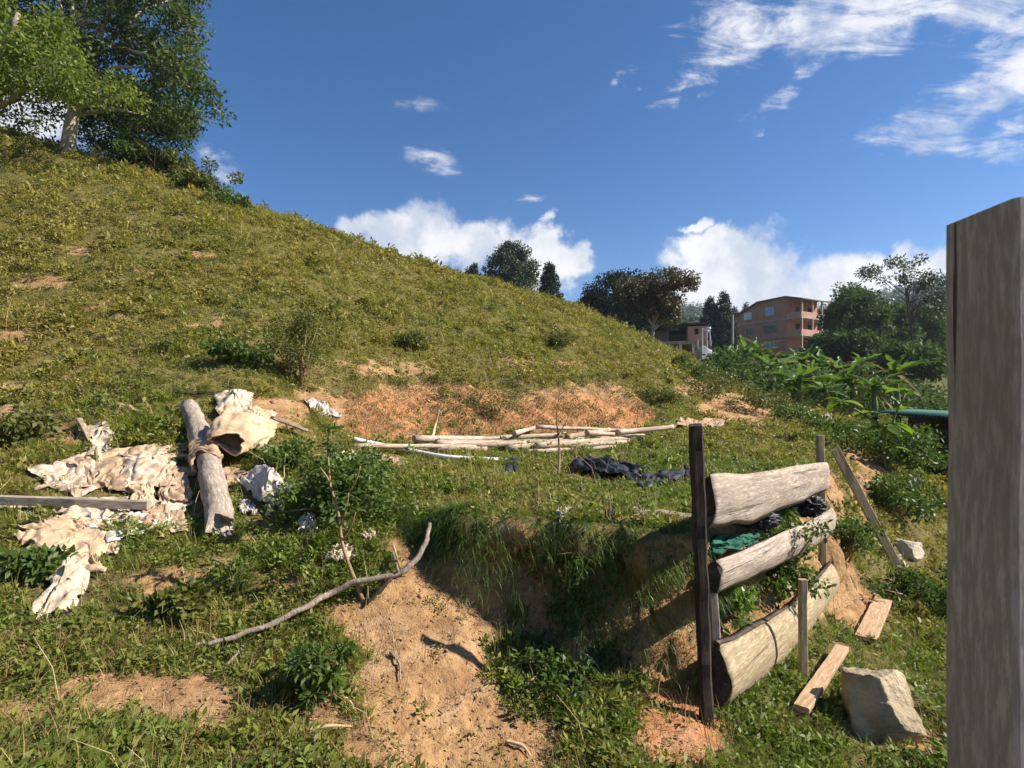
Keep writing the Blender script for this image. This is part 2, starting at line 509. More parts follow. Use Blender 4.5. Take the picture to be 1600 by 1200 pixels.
def tubes(paths, sides=7, seed=0, rough=0.0, cap=True):
    """paths: list of (points, radii) -> V, F joined"""
    V = []; Fc = []; n0 = 0
    rr = random.Random(seed)
    for pts, rad in paths:
        pts = [Vector(p) for p in pts]; n = len(pts)
        t0 = (pts[1] - pts[0]).normalized()
        up = Vector((0, 0, 1)) if abs(t0.z) < .8 else Vector((1, 0, 0))
        a = t0.cross(up).normalized()
        for i, p in enumerate(pts):
            t = (pts[min(i + 1, n - 1)] - pts[max(i - 1, 0)]).normalized()
            a = (a - t * a.dot(t)).normalized(); b = t.cross(a)
            for k in range(sides):
                an = 2 * math.pi * k / sides
                r = rad[i] * (1 + rough * rr.uniform(-1, 1))
                V.append(p + a * (math.cos(an) * r) + b * (math.sin(an) * r))
        for i in range(n - 1):
            for k in range(sides):
                k2 = (k + 1) % sides
                Fc.append((n0 + i * sides + k, n0 + i * sides + k2, n0 + (i + 1) * sides + k2, n0 + (i + 1) * sides + k))
        if cap:
            Fc.append(tuple(n0 + k for k in range(sides - 1, -1, -1)))
            Fc.append(tuple(n0 + (n - 1) * sides + k for k in range(sides)))
        n0 += n * sides
    return np.array([tuple(v) for v in V]), Fc


def smooth_path(pts, n, rads=None):
    """Catmull-Rom through pts"""
    P = [Vector(p) for p in pts]; P = [P[0] * 2 - P[1]] + P + [P[-1] * 2 - P[-2]]
    out = []; m = len(P) - 3
    for i in range(n + 1):
        t = i / n * m; k = min(int(t), m - 1); f = t - k
        a, b, c, d_ = P[k:k + 4]
        out.append(.5 * ((2 * b) + (c - a) * f + (2 * a - 5 * b + 4 * c - d_) * f * f + (3 * b - a - 3 * c + d_) * f ** 3))
    if rads is None: return out
    return out, [float(np.interp(i / n * (len(pts) - 1), range(len(pts)), rads)) for i in range(n + 1)]


def beam(name, p0, p1, prof, mat, parent=None, nseg=12, up=(0, 0, 1), wob=None, loc=None, smooth=False, jitter=0.0, seed=0, twist=0.0):
    """a length of wood laid along its own z axis; prof = outline [(a,b)], wob(t, a, b) -> (a, b, dz)"""
    p0 = Vector(p0); p1 = Vector(p1); L = (p1 - p0).length; dz = (p1 - p0).normalized()
    ax = dz.cross(Vector(up)).normalized(); ay = ax.cross(dz) * -1
    ay = dz.cross(ax)
    M = Matrix((ax, ay, dz)).transposed().to_4x4()
    V = []; n = len(prof)
    for i in range(nseg + 1):
        t = i / nseg
        for (a, b) in prof:
            c = 0.0
            if wob: a, b, c = wob(t, a, b)
            if twist:
                s_, c_ = math.sin(twist * t), math.cos(twist * t); a, b = a * c_ - b * s_, a * s_ + b * c_
            V.append((a, b, t * L + c))
    V = np.array(V)
    if jitter:
        V[:, 0] += jitter * fbm3(V * 9 + seed * 3.1, 3, seed); V[:, 1] += jitter * fbm3(V * 9 + 40 + seed, 3, seed + 5)
    Fc = []
    for i in range(nseg):
        for k in range(n):
            k2 = (k + 1) % n
            Fc.append((i * n + k, i * n + k2, (i + 1) * n + k2, (i + 1) * n + k))
    Fc.append(tuple(range(n - 1, -1, -1))); Fc.append(tuple(nseg * n + k for k in range(n)))
    me = npmesh(name, V, Fc, smooth)
    if smooth:
        me.polygons[len(Fc) - 1].use_smooth = False; me.polygons[len(Fc) - 2].use_smooth = False
    me.materials.append(mat)
    o = bpy.data.objects.new(name, me); col.objects.link(o)
    if parent is not None:
        o.parent = parent; M.translation = p0 - root_org(parent)
        o.matrix_local = M
    else:
        M.translation = p0; o.matrix_world = M; ORG[o] = p0
    return o


def rect(w, h, bev=.15):
    b = min(w, h) * bev; w /= 2; h /= 2
    return [(-w + b, -h), (w - b, -h), (w, -h + b), (w, h - b), (w - b, h), (-w + b, h), (-w, h - b), (-w, -h + b)]


def circ(r, n=12, sq=1.0, seed=0, am=.06):
    rr = random.Random(seed)
    return [(math.cos(2 * math.pi * k / n) * r * (1 + rr.uniform(-am, am)), math.sin(2 * math.pi * k / n) * r * sq * (1 + rr.uniform(-am, am))) for k in range(n)]


class MB:
    """collects boxes in a local frame"""
    def __init__(s): s.V = []; s.F = []

    def box(s, x0, x1, y0, y1, z0, z1):
        n = len(s.V)
        s.V += [(x0, y0, z0), (x1, y0, z0), (x1, y1, z0), (x0, y1, z0), (x0, y0, z1), (x1, y0, z1), (x1, y1, z1), (x0, y1, z1)]
        s.F += [(n, n + 3, n + 2, n + 1), (n + 4, n + 5, n + 6, n + 7), (n, n + 1, n + 5, n + 4), (n + 1, n + 2, n + 6, n + 5), (n + 2, n + 3, n + 7, n + 6), (n + 3, n, n + 4, n + 7)]
        return s

    def poly(s, pts, faces):
        n = len(s.V); s.V += [tuple(p) for p in pts]; s.F += [tuple(n + i for i in f) for f in faces]; return s

    def prism(s, outline, y0, y1):
        """outline in x,z extruded along y"""
        k = len(outline); n = len(s.V)
        s.V += [(x, y0, z) for x, z in outline] + [(x, y1, z) for x, z in outline]
        s.F += [tuple(n + i for i in range(k)), tuple(n + k + i for i in range(k - 1, -1, -1))]
        s.F += [(n + (i + 1) % k, n + i, n + k + i, n + k + (i + 1) % k) for i in range(k)]
        return s

    def build(s, name, mat, parent):
        me = npmesh(name, np.array(s.V, float), s.F, False); me.materials.append(mat)
        o = bpy.data.objects.new(name, me); col.objects.link(o); o.parent = parent
        return o


def leafcloud(C, n, spread, size, seed=0, flat=.0, aspect=.5, droop=.3, up=.35):
    """n leaves scattered round the clump centres C (m,3); spread (m,) or float -> V, F, tint"""
    r = np.random.default_rng(seed)
    C = np.asarray(C, float); m = len(C)
    sp = np.broadcast_to(np.asarray(spread, float), (m,))
    k = r.integers(0, m, n)
    dv = r.normal(size=(n, 3)); dv /= np.linalg.norm(dv, axis=1)[:, None]
    rad = r.random(n) ** .45
    dv2 = dv * np.array([1, 1, 1 - flat])
    p = C[k] + dv2 * (rad * sp[k])[:, None]
    # leaf axis: outward, a bit down
    ax = dv * .7 + r.normal(size=(n, 3)) * .6 + np.array([0, 0, -droop]); ax /= np.linalg.norm(ax, axis=1)[:, None]
    nr = dv * .5 + r.normal(size=(n, 3)) * .7 + np.array([0, 0, up]); 
    sd = np.cross(ax, nr); sd /= np.linalg.norm(sd, axis=1)[:, None] + 1e-9
    nn = np.cross(sd, ax)
    L = size * r.uniform(.6, 1.3, n)[:, None]; Wd = L * aspect * .5
    V = np.empty((n, 4, 3))
    V[:, 0] = p; V[:, 1] = p + ax * L * .5 + sd * Wd + nn * Wd * .25; V[:, 2] = p + ax * L; V[:, 3] = p + ax * L * .5 - sd * Wd + nn * Wd * .25
    Fc = np.arange(n * 4).reshape(n, 4)
    ct = r.random(m)
    t = np.clip(.5 * ct[k] + .5 * r.random(n), 0, 1)
    return V.reshape(-1, 3), Fc, np.repeat(t, 4)


def shell_clumps(ell, n, seed, inner=.55):
    """ell: list of (cx,cy,cz,rx,ry,rz); clump centres near their surfaces"""
    r = np.random.default_rng(seed)
    E = np.array(ell, float); w = (E[:, 3] * E[:, 4] + E[:, 3] * E[:, 5]); w /= w.sum()
    k = r.choice(len(E), n, p=w)
    dv = r.normal(size=(n, 3)); dv /= np.linalg.norm(dv, axis=1)[:, None]
    return E[k, :3] + dv * E[k, 3:] * (inner + (1 - inner) * r.random(n) ** .5)[:, None]


# ------------------------------------------------------------------ materials
def newmat(name):
    m = bpy.data.materials.new(name); m.use_nodes = True
    t = NT(m.node_tree); b = t.n['Principled BSDF']
    b.inputs['Specular IOR Level'].default_value = .25
    return m, t, b


def setbump(t, b, h, strength, dist):
    bp = t.node('ShaderNodeBump'); bp.inputs['Strength'].default_value = strength; bp.inputs['Distance'].default_value = dist
    t.put(bp.inputs['Height'], h); t.l.new(bp.outputs[0], b.inputs['Normal'])


def m_plain(name, c, rough=.8, var=.25, scale=6, bump=.3, dist=.01, c2=None, metal=0):
    m, t, b = newmat(name)
    co = t.node('ShaderNodeTexCoord').outputs['Object']
    n = t.noise(co, scale, 6, .6)
    dark = tuple(x * (1 - var) for x in c) if c2 is None else c2
    t.put(b.inputs['Base Color'], t.mix(t.ramp(n, .35, .65), dark, c))
    b.inputs['Roughness'].default_value = rough; b.inputs['Metallic'].default_value = metal
    setbump(t, b, t.noise(co, scale * 5, 5, .6), bump, dist)
    return m


def m_wood(name, light, dark, grain=26, rough=.85, stain=None, crack=.5):
    m, t, b = newmat(name)
    co = t.node('ShaderNodeTexCoord').outputs['Object']
    ob = t.node('ShaderNodeObjectInfo').outputs['Random']
    sh = t.node('ShaderNodeCombineXYZ'); t.l.new(t.math('MULTIPLY', ob, 37.0), sh.inputs[2]); t.l.new(t.math('MULTIPLY', ob, 11.0), sh.inputs[0])
    co = t.vmath('ADD', co, sh.outputs[0])
    st = t.vmath('MULTIPLY', co, (1, 1, .07))
    g = t.noise(st, grain, 8, .68, .6)
    g2 = t.noise(t.vmath('MULTIPLY', co, (1, 1, .16)), grain * 3.2, 6, .7)
    blot = t.noise(co, 3.2, 5, .6)
    c = t.mix(t.ramp(g, .36, .64), dark, light)
    c = t.mix(t.math('MULTIPLY', t.ramp(g2, .60, .44), .6), c, tuple(x * .55 for x in dark))
    c = t.mix(t.math('MULTIPLY', t.ramp(blot, .45, .72), .55), c, stain or tuple(x * .7 for x in dark))
    cr = t.ramp(t.noise(t.vmath('MULTIPLY', co, (1, 1, .035)), grain * 1.1, 3, .5), .335, .30)
    c = t.mix(t.math('MULTIPLY', cr, crack), c, tuple(x * .18 for x in dark))
    t.put(b.inputs['Base Color'], c)
    b.inputs['Roughness'].default_value = rough
    hgt = t.math('SUBTRACT', t.math('ADD', g, t.math('MULTIPLY', g2, .5)), t.math('MULTIPLY', cr, .8))
    setbump(t, b, hgt, .7, .006)
    return m


def m_leaf(name, ca, cb, trans=.35, rough=.5, spec=.3, inst=False, cdry=None):
    m = bpy.data.materials.new(name); m.use_nodes = True
    t = NT(m.node_tree); b = t.n['Principled BSDF']
    a = t.node('ShaderNodeAttribute', attribute_name='tint'); fac = a.outputs['Fac']
    c = t.mix(fac, ca, cb)
    if inst:
        a2 = t.node('ShaderNodeAttribute', attribute_name='tone', attribute_type='INSTANCER')
        c = t.mix(a2.outputs['Fac'], c, cdry or cb)
        oi = t.node('ShaderNodeObjectInfo').outputs['Random']
        c = t.mix(1.0, c, t.mix(oi, (.72, .72, .72), (1.3, 1.25, 1.2)), 'MULTIPLY')
    t.put(b.inputs['Base Color'], c)
    b.inputs['Roughness'].default_value = rough; b.inputs['Specular IOR Level'].default_value = spec
    tr = t.node('ShaderNodeBsdfTranslucent')
    t.put(tr.inputs['Color'], t.mix(1.0, c, (1.1, 1.25, .55), 'MULTIPLY'))
    ms = t.node('ShaderNodeMixShader'); ms.inputs[0].default_value = trans
    t.l.new(b.outputs[0], ms.inputs[1]); t.l.new(tr.outputs[0], ms.inputs[2])
    t.l.new(ms.outputs[0], t.n['Material Output'].inputs['Surface'])
    return m


def m_cloth(name, c, c2, rough=.9, dirt=(.30, .19, .11), dscale=5, dlo=.45, dhi=.7, weave=300, spec=.15):
    m, t, b = newmat(name)
    co = t.node('ShaderNodeTexCoord').outputs['Object']
    n = t.noise(co, 7, 6, .6); k = t.mix(t.ramp(n, .35, .65), c2, c)
    d_ = t.noise(co, dscale, 8, .65, .8)
    k = t.mix(t.math('MULTIPLY', t.ramp(d_, dlo, dhi), .85), k, dirt)
    k = t.mix(t.math('MULTIPLY', t.ramp(t.noise(co, 38, 5, .6), .55, .75), .22), k, dirt)
    t.put(b.inputs['Base Color'], k); b.inputs['Roughness'].default_value = rough; b.inputs['Specular IOR Level'].default_value = spec
    h = t.math('ADD', t.noise(t.vmath('MULTIPLY', co, (1, .4, 1)), 26, 6, .65, 1.2), t.math('MULTIPLY', t.noise(co, weave, 2), .12))
    setbump(t, b, h, .6, .012)
    return m


M = {}
M['oldwood'] = m_wood('grey_weathered_wood', (.50, .42, .34), (.29, .225, .17), 22, stain=(.33, .26, .20), crack=.55)
M['slab'] = m_wood('pale_slab_wood', (.52, .43, .355), (.30, .235, .185), 24, stain=(.40, .32, .25), crack=.6)
M['slab_yellow'] = m_wood('yellowed_slab_wood', (.48, .38, .235), (.31, .235, .14), 22, stain=(.36, .28, .18), crack=.5)
M['bark'] = m_wood('dark_bark_wood', (.13, .095, .07), (.05, .036, .027), 20, crack=.6)
M['darkpost'] = m_wood('dark_damp_post_wood', (.105, .075, .055), (.035, .025, .02), 30, crack=.7)
M['nearpost'] = m_wood('grey_brown_post_wood', (.50, .46, .40), (.40, .365, .315), 40, stain=(.25, .215, .175), crack=1.0)
M['pole'] = m_wood('peeled_pole_wood', (.70, .58, .46), (.40, .29, .20), 20, stain=(.36, .25, .17), crack=.4)
M['stick'] = m_wood('grey_stick_bark', (.42, .34, .27), (.20, .15, .11), 40)
M['fresh'] = m_wood('fresh_sawn_wood', (.60, .40, .25), (.45, .29, .17), 18, stain=(.5, .35, .22), crack=.2)
M['trunk'] = m_wood('pale_trunk_bark', (.58, .50, .40), (.38, .31, .24), 6, stain=(.4, .34, .26), crack=.2)
M['darktrunk'] = m_wood('dark_trunk_bark', (.12, .095, .07), (.06, .045, .035), 6)
M['stem'] = m_plain('weed_stem', (.34, .22, .12), .8, .4)
M['drystem'] = m_plain('dry_stem', (.55, .40, .23), .8, .3)
M['greenstem'] = m_plain('green_stem', (.13, .19, .06), .6, .4)
M['sack'] = m_cloth('tan_sackcloth', (.60, .45, .29), (.45, .32, .20), dlo=.48, dhi=.72)
M['whitecloth'] = m_cloth('soiled_white_cloth', (.66, .55, .43), (.50, .39, .28), dlo=.42, dhi=.64, dirt=(.36, .24, .14))
M['browncloth'] = m_cloth('muddy_tan_cloth', (.50, .37, .25), (.34, .23, .15), dlo=.40, dhi=.62)
M['greenishcloth'] = m_cloth('pale_greenish_fleece', (.66, .68, .60), (.55, .50, .40), dlo=.5, dhi=.75)
M['greyplastic'] = m_cloth('grey_plastic_film', (.50, .455, .42), (.36, .32, .29), rough=.5, spec=.4, dlo=.48, dhi=.72)
M['blackplastic'] = m_cloth('black_plastic_film', (.022, .022, .025), (.012, .012, .014), rough=.45, spec=.4, dirt=(.12, .09, .07), dlo=.6, dhi=.85)
M['netting'] = m_cloth('green_netting', (.02, .12, .075), (.01, .06, .04), rough=.7, dlo=.6, dhi=.9)
M['pvc'] = m_plain('white_pipe_plastic', (.78, .76, .74), .45, .12)
M['stone'] = m_plain('tan_sandstone', (.45, .36, .24), .9, .3, 5, 1.0, .03, c2=(.25, .19, .12))
M['palestone'] = m_plain('pale_stone', (.55, .47, .36), .9, .3, 6, .7, .01)


def brickmat(name, c, c2, mortar=(.45, .40, .35), bw=.4, bh=.2):
    m, t, b = newmat(name)
    co = t.node('ShaderNodeTexCoord').outputs['Object']
    g = t.node('ShaderNodeNewGeometry')
    sp = t.node('ShaderNodeSeparateXYZ'); t.l.new(co, sp.inputs[0])
    cb = t.node('ShaderNodeCombineXYZ')
    t.l.new(t.math('ADD', sp.outputs[0], sp.outputs[1]), cb.inputs[0]); t.l.new(sp.outputs[2], cb.inputs[1])
    br = t.node('ShaderNodeTexBrick')
    t.l.new(cb.outputs[0], br.inputs['Vector'])
    br.inputs['Color1'].default_value = (*c, 1); br.inputs['Color2'].default_value = (*c2, 1); br.inputs['Mortar'].default_value = (*mortar, 1)
    br.inputs['Scale'].default_value = 1; br.inputs['Brick Width'].default_value = bw; br.inputs['Row Height'].default_value = bh; br.inputs['Mortar Size'].default_value = .012
    n = t.noise(co, .8, 5, .6)
    t.put(b.inputs['Base Color'], t.mix(t.math('MULTIPLY', t.ramp(n, .4, .75), .5), br.outputs['Color'], tuple(x * .6 for x in c2)))
    b.inputs['Roughness'].default_value = .9
    return m


M['brick'] = brickmat('red_brown_brick', (.50, .21, .12), (.40, .16, .09), (.42, .30, .24))
M['salmon'] = brickmat('salmon_brick', (.52, .27, .19), (.44, .22, .15))
M['greywall'] = m_plain('grey_rendered_wall', (.24, .19, .155), .9, .3, 1.5)
M['concrete'] = m_plain('concrete', (.42, .33, .25), .9, .3, 1.2)
M['rooftile'] = m_plain('clay_roof_tile', (.24, .125, .085), .9, .45, 3)
M['darkroof'] = m_plain('dark_roof_sheet', (.10, .085, .08), .8, .4, 2)
M['corrugated'] = m_plain('white_corrugated_sheet', (.74, .76, .80), .5, .15, 3)
M['pillarwhite'] = m_plain('off_white_paint', (.60, .54, .47), .8, .2, 3)
M['metalpole'] = m_plain('grey_metal', (.38, .38, .38), .5, .25, 3)
M['greenroof'] = m_plain('green_roof_sheet', (.015, .085, .05), .45, .4, 2)
M['shade'] = m_plain('dark_timber', (.06, .045, .035), .9, .4, 3)  # the pen's timber is dark in its own colour
M['dark_inside'] = m_plain('unlit_room', (.03, .025, .022), .95, .3, 1)  # near-black colour stands in for the unlit depth behind openings


def m_glass(name, c):
    m, t, b = newmat(name); t.put(b.inputs['Base Color'], c); b.inputs['Roughness'].default_value = .08; b.inputs['Specular IOR Level'].default_value = .9
    return m


M['glass'] = m_glass('blue_window_glass', (.10, .22, .42))
M['darkglass'] = m_glass('dark_window_glass', (.04, .05, .06))
M['whitecurtain'] = m_plain('white_curtained_pane', (.70, .70, .72), .5, .1)
M['frame'] = m_plain('white_window_frame', (.62, .60, .58), .6, .1)

# leaves
M['leaf_light'] = m_leaf('yellow_green_leaves', (.07, .11, .018), (.20, .23, .035), .45)
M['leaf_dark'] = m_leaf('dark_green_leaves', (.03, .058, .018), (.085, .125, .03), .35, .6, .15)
M['leaf_mid'] = m_leaf('mixed_green_leaves', (.028, .055, .016), (.12, .15, .035), .38, .55, .25)
M['leaf_pine'] = m_leaf('dark_conifer_needles', (.012, .03, .014), (.03, .055, .022), .1, .7, .1)
M['leaf_euc'] = m_leaf('dull_olive_leaves', (.03, .05, .022), (.07, .095, .04), .2)
M['leaf_brown'] = m_leaf('red_brown_leaves', (.10, .06, .035), (.05, .065, .025), .25)
M['leaf_far'] = m_leaf('far_wood_leaves', (.02, .045, .022), (.05, .08, .03), .15)
M['leaf_bush'] = m_leaf('mid_green_leaves', (.05, .09, .018), (.11, .155, .03), .35)
M['leaf_olive'] = m_leaf('olive_bush_leaves', (.07, .085, .02), (.15, .15, .035), .3)
M['leaf_bright'] = m_leaf('bright_green_leaves', (.11, .19, .03), (.19, .26, .05), .45, .4, .4)
M['banana'] = m_leaf('banana_leaf', (.07, .14, .028), (.20, .28, .08), .3, .5, .3)
M['banana_dry'] = m_leaf('withered_banana_leaf', (.22, .16, .07), (.30, .21, .10), .2, .8, .1)
M['straw'] = m_leaf('dry_straw', (.42, .30, .16), (.30, .20, .10), .2)
M['grass'] = m_leaf('grass_blades', (.12, .175, .03), (.22, .26, .045), .42, .5, .3, inst=True, cdry=(.33, .29, .07))
M['weed'] = m_leaf('weed_leaves', (.09, .14, .025), (.18, .215, .04), .35, .5, .3, inst=True, cdry=(.27, .22, .06))
M['strawi'] = m_leaf('dry_grass_blades', (.40, .29, .15), (.28, .19, .09), .25, .8, .1, inst=True, cdry=(.2, .12, .06))
M['tuft'] = m_leaf('tussock_blades', (.06, .12, .022), (.14, .20, .04), .35, .4, .4)
M['root'] = m_plain('hanging_roots', (.40, .27, .16), .9, .4)

# soil and turf
gm, t, b = newmat('soil_and_turf')
co = t.node('ShaderNodeNewGeometry').outputs['Position']
soil = t.node('ShaderNodeAttribute', attribute_name='soil').outputs['Fac']
red = t.node('ShaderNodeAttribute', attribute_name='red').outputs['Fac']
n1 = t.noise(co, 3, 7, .62); nf = t.noise(co, 22, 7, .68); nff = t.noise(co, 90, 4, .6)
tan = t.mix(t.ramp(n1, .35, .65), (.31, .175, .08), (.45, .275, .13))
tan = t.mix(t.ramp(nf, .54, .36), tan, (.25, .135, .07))
tan = t.mix(t.math('MULTIPLY', t.ramp(t.noise(co, 7, 8, .7), .54, .66), .55), tan, (.22, .12, .06))
redc = t.mix(t.ramp(nf, .35, .6), (.30, .12, .05), (.46, .21, .095))
sc = t.mix(t.ramp(red, .2, .9), tan, redc)
# the cut bank shows paler and darker layers
spz = t.node('ShaderNodeSeparateXYZ'); t.l.new(co, spz.inputs[0])
lay = t.noise(t.vmath('MULTIPLY', co, (1.2, 1.2, 14)), 1.0, 4, .6, .4)
sc = t.mix(t.math('MULTIPLY', t.ramp(lay, .5, .62), .25), sc, (.52, .36, .23))
hum = t.mix(t.ramp(nf, .35, .65), (.12, .09, .035), (.27, .19, .095))
far = t.vmath('LENGTH', co)
turf = t.mix(t.ramp(nf, .3, .7), (.07, .072, .018), (.17, .14, .045))
turf = t.mix(t.ramp(far, 6, 14), t.mix(.5, hum, turf), turf)
turf = t.mix(t.math('MULTIPLY', t.ramp(t.noise(co, .9, 6, .6), .52, .7), .5), turf, (.22, .16, .065))
edge = t.math('ADD', soil, t.math('MULTIPLY', t.math('SUBTRACT', t.noise(co, 14, 8, .7), .5), .9))
gcol = t.mix(t.ramp(edge, .25, .5), turf, sc)
woods = t.mix(t.ramp(t.noise(co, .25, 6, .65), .35, .65), (.02, .04, .02), (.07, .09, .035))
gcol = t.mix(t.ramp(far, 60, 110), gcol, woods)
t.put(b.inputs['Base Color'], gcol)
b.inputs['Roughness'].default_value = .95; b.inputs['Specular IOR Level'].default_value = .1
hh = t.math('ADD', t.math('MULTIPLY', nf, .8), t.math('MULTIPLY', nff, .35))
setbump(t, b, hh, .9, .035)
M['ground'] = gm

# ------------------------------------------------------------------ ground sheet
th = np.concatenate([np.linspace(-62, 62, 440), np.linspace(62, 298, 60)[1:-1]]) * math.pi / 180
rr = np.concatenate([np.linspace(.3, 1.5, 10)[:-1], np.exp(np.arange(math.log(1.5), math.log(12), .0062)), np.exp(np.arange(math.log(12), math.log(40), .012)), np.exp(np.linspace(math.log(40), math.log(900), 60))])
RR, TH = np.meshgrid(rr, th, indexing='ij')
X = RR * np.sin(TH); Y = RR * np.cos(TH)
Zg = Zf(X, Y)
nR, nT = X.shape
ST = steepness(X, Y)
SO, RE = soil_red(X, Y, Zg, ST)
# undercut and ledge the steep bank
push = sstep(1.2, 2.6, ST) * (RR < 6.5)
P3 = np.stack([X.ravel(), Y.ravel(), Zg.ravel()], 1)
lg = fbm3(P3 * np.array([2.5, 2.5, 9.0]), 3, 15).reshape(X.shape) * .10 + np.abs(fbm3(P3 * np.array([8, 8, 4.0]), 3, 16)).reshape(X.shape) * .07 + fbm3(P3 * 14, 2, 19).reshape(X.shape) * .025
gx = (Zf(X + .04, Y) - Zf(X - .04, Y)); gy = (Zf(X, Y + .04) - Zf(X, Y - .04)); gl = np.hypot(gx, gy) + 1e-6
bd, bpar, bt, bh = bank(X, Y)
# the turf on the lip overhangs, the soil below it has fallen away
om = sstep(.15, .5, bh) * sstep(0, 1.5, bpar) * (1 - sstep(11, 12.5, bpar)) * (np.abs(bd) < .6)
ox = (Zf(X + .12, Y, False) - Zf(X - .12, Y, False)); oy = (Zf(X, Y + .12, False) - Zf(X, Y - .12, False)); ol = np.hypot(ox, oy) + 1e-6
ov = om * (.09 * sstep(.6, .92, bt) * (1 - sstep(.1, .5, bd)) - .13 * np.exp(-((bt - .5) / .2) ** 2)) * (1 + .5 * fbm(X * 3, Y * 3, 2, 55))
Xd = X - gx / gl * lg * push - ox / ol * ov; Yd = Y - gy / gl * lg * push - oy / ol * ov
Vg = np.stack([Xd.ravel(), Yd.ravel(), Zg.ravel()], 1)
i, j = np.meshgrid(np.arange(nR - 1), np.arange(nT), indexing='ij')
j2 = (j + 1) % nT
Fg = np.stack([i * nT + j, i * nT + j2, (i + 1) * nT + j2, (i + 1) * nT + j], -1).reshape(-1, 4)[:, ::-1]
me = npmesh('ground', Vg, Fg)
attr(me, 'soil', SO.ravel()); attr(me, 'red', RE.ravel())
me.materials.append(M['ground'])
ground = bpy.data.objects.new('ground', me); col.objects.link(ground); tag(ground, kind='structure')

# ------------------------------------------------------------------ ground cover
protos = {}


def blade_clump(name, nb, h, w, spread, mat, seed, lean=.5, seg=3):
    r = random.Random(seed); V = []; Fc = []; T = []
    for k in range(nb):
        a = r.uniform(0, 6.283); rad = spread * math.sqrt(r.random())
        bx, by = math.cos(a) * rad, math.sin(a) * rad
        la = a + r.uniform(-1.2, 1.2); ln = lean * r.uniform(.3, 1.3); hh_ = h * r.uniform(.5, 1.25); ww = w * r.uniform(.6, 1.2)
        sx, sy = -math.sin(la), math.cos(la); n0 = len(V); tt = r.random()
        for s in range(seg):
            f = s / seg; o = hh_ * ln * f * f
            x, y, z = bx + math.cos(la) * o, by + math.sin(la) * o, hh_ * (f - .25 * ln * f * f)
            V += [(x - sx * ww * (1 - f * .5), y - sy * ww * (1 - f * .5), z), (x + sx * ww * (1 - f * .5), y + sy * ww * (1 - f * .5), z)]; T += [tt, tt]
        V.append((bx + math.cos(la) * hh_ * ln, by + math.sin(la) * hh_ * ln, hh_ * (1 - .25 * ln))); T.append(tt)
        for s in range(seg - 1):
            q_ = n0 + 2 * s; Fc.append((q_, q_ + 1, q_ + 3, q_ + 2))
        q_ = n0 + 2 * (seg - 1); Fc.append((q_, q_ + 1, q_ + 2))
    me = npmesh(name, np.array(V), Fc); attr(me, 'tint', T); me.materials.append(mat)
    return bpy.data.objects.new(name, me)


def leaf_clump(name, n, rad, h, size, mat, seed, aspect=.6):
    r = np.random.default_rng(seed)
    C = np.stack([r.normal(0, rad * .4, 6), r.normal(0, rad * .4, 6), r.uniform(.1, .7, 6) * h], 1)
    V, Fc, T = leafcloud(C, n, rad * .5, size, seed, .3, aspect, .0, .8)
    V[:, 2] = np.abs(V[:, 2])
    me = npmesh(name, V, Fc); attr(me, 'tint', T); me.materials.append(mat)
    return bpy.data.objects.new(name, me)


def proto_coll(name, objs):
    c = bpy.data.collections.new(name)
    for o in objs: c.objects.link(o)
    return c


PG = proto_coll('grass_tufts', [blade_clump('tuft_a', 26, .05, .0026, .05, M['grass'], 1, 1.0), blade_clump('tuft_b', 20, .075, .003, .045, M['grass'], 2, 1.1),
                                blade_clump('tuft_c', 30, .035, .0026, .055, M['grass'], 3, 1.1), blade_clump('tuft_d', 12, .11, .003, .03, M['grass'], 4, .9)])
PW = proto_coll('weed_tufts', [leaf_clump('weed_a', 34, .075, .06, .028, M['weed'], 5), leaf_clump('weed_b', 28, .06, .09, .035, M['weed'], 6, .45),
                               leaf_clump('weed_c', 44, .10, .05, .020, M['weed'], 7, .7), leaf_clump('weed_d', 26, .07, .12, .045, M['weed'], 8, .4)])
PS = proto_coll('straw_tufts', [blade_clump('straw_a', 12, .10, .0018, .06, M['strawi'], 11, 1.3), blade_clump('straw_b', 9, .16, .0018, .05, M['strawi'], 12, 1.0)])


